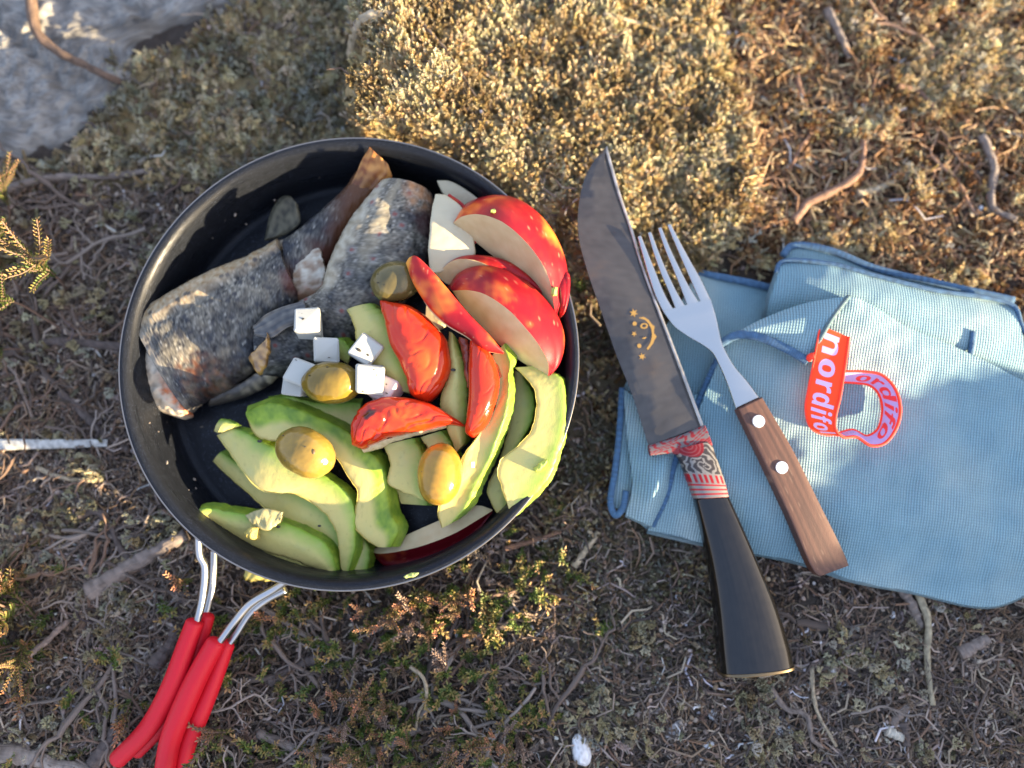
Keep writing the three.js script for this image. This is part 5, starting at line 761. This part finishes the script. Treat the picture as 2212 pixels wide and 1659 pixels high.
// ---------- the fork ----------
const fork = thing('fork', 'steel fork with a brown wooden handle and two rivets, lying on the blue cloth', 'fork');
{
  const st = new THREE.MeshPhysicalMaterial({ color: new THREE.Color().setRGB(0.46, 0.45, 0.42), metalness: 1, roughness: 0.22, side: THREE.DoubleSide, bumpMap: grainTex, bumpScale: 0.00002 });
  const one = () => [1, 1, 1];
  const tine = (L, R) => part('tine', body({ L, R, n: 50, m: 22, p: 0.5, top: () => 0.8, bot: () => 0.9, col: one }), st, fork);
  tine([[1377, 512, 35], [1387, 548, 33], [1399, 590, 31], [1416, 640, 29.5], [1434, 678, 27.9]], [[1385, 510, 35], [1400, 548, 33], [1417, 590, 31], [1438, 640, 29.5], [1462, 680, 27.9]]);
  tine([[1399, 504, 35], [1411, 545, 33], [1427, 590, 31], [1446, 635, 29.5], [1462, 676, 27.9]], [[1407, 502, 35], [1423, 545, 33], [1442, 590, 31], [1464, 635, 29.5], [1487, 672, 27.9]]);
  tine([[1421, 494, 35], [1435, 536, 33], [1453, 580, 31], [1471, 625, 29.5], [1487, 668, 27.9]], [[1429, 492, 35], [1447, 536, 33], [1468, 580, 31], [1490, 622, 29.5], [1514, 660, 27.9]]);
  tine([[1441, 487, 35], [1459, 530, 33], [1477, 572, 31], [1496, 615, 29.5], [1514, 656, 27.9]], [[1449, 485, 35], [1470, 525, 33], [1492, 565, 31], [1515, 606, 29.5], [1536, 650, 27.9]]);
  part('neck', body({ L: [[1432, 672, 29], [1456, 704, 28.5], [1486, 726, 28.5], [1520, 747, 29.5], [1538, 762, 30], [1556, 795, 30.5], [1572, 834, 30.5], [1589, 884, 30]], R: [[1535, 645, 29], [1547, 687, 28.5], [1553, 715, 28.5], [1560, 742, 29.5], [1570, 764, 30], [1588, 794, 30.5], [1612, 822, 30.5], [1640, 860, 30]], n: 110, m: 40, p: 0.5, top: q => 0.25 + 0.65 * sst(0, 0.1, q) - 1.1 * Math.sin(Math.PI * clamp(q * 2.2)) * 0.5 + 0.6 * q, bot: () => 1.2, col: one }), st, fork);
  const wood = (P, q, s) => { const w = fbm(s * 9, q * 1.3, 3), g = N3(s * 60, q * 5, 9), h = N3(P.x * 700, P.z * 200); let c = mix([0.058, 0.022, 0.012], [0.125, 0.052, 0.029], clamp(0.45 + w * 0.7 + g * 0.4 + h * 0.15)); c = mix(c, [0.045, 0.02, 0.012], sst(0.35, 0.6, g) * 0.5); return mix(c, [0.22, 0.13, 0.08], sst(0.45, 0.65, N3(s * 45, q * 14, 21)) * 0.5); };
  const hd = part('handle', body({ L: [[1590, 884, 30], [1643, 995, 29], [1697, 1110, 27], [1752, 1232, 24], [1764, 1243, 24]], R: [[1641, 859, 30], [1703, 965, 29], [1763, 1084, 27], [1822, 1205, 24], [1827, 1220, 24]], n: 140, m: 90, p: 0.10, top: () => 4.0, bot: () => 4.5, col: wood }), M(0.55, { bumpMap: grainTex, bumpScale: 0.00008 }), fork);
  const al = new THREE.MeshPhysicalMaterial({ color: new THREE.Color().setRGB(0.86, 0.86, 0.86), metalness: 0.6, roughness: 0.4 });
  for (const [u, v, y] of [[1639, 910, 34.1], [1689, 1010, 32.8]]) { const m = part('rivet', new THREE.CylinderGeometry(0.0029, 0.0031, 0.0008, 40), al, fork); m.position.copy(at(u, v, y)); m.rotation.x = 0.04; }
}
camera.far = 400; camera.updateProjectionMatrix();
renderer.render(scene, camera);
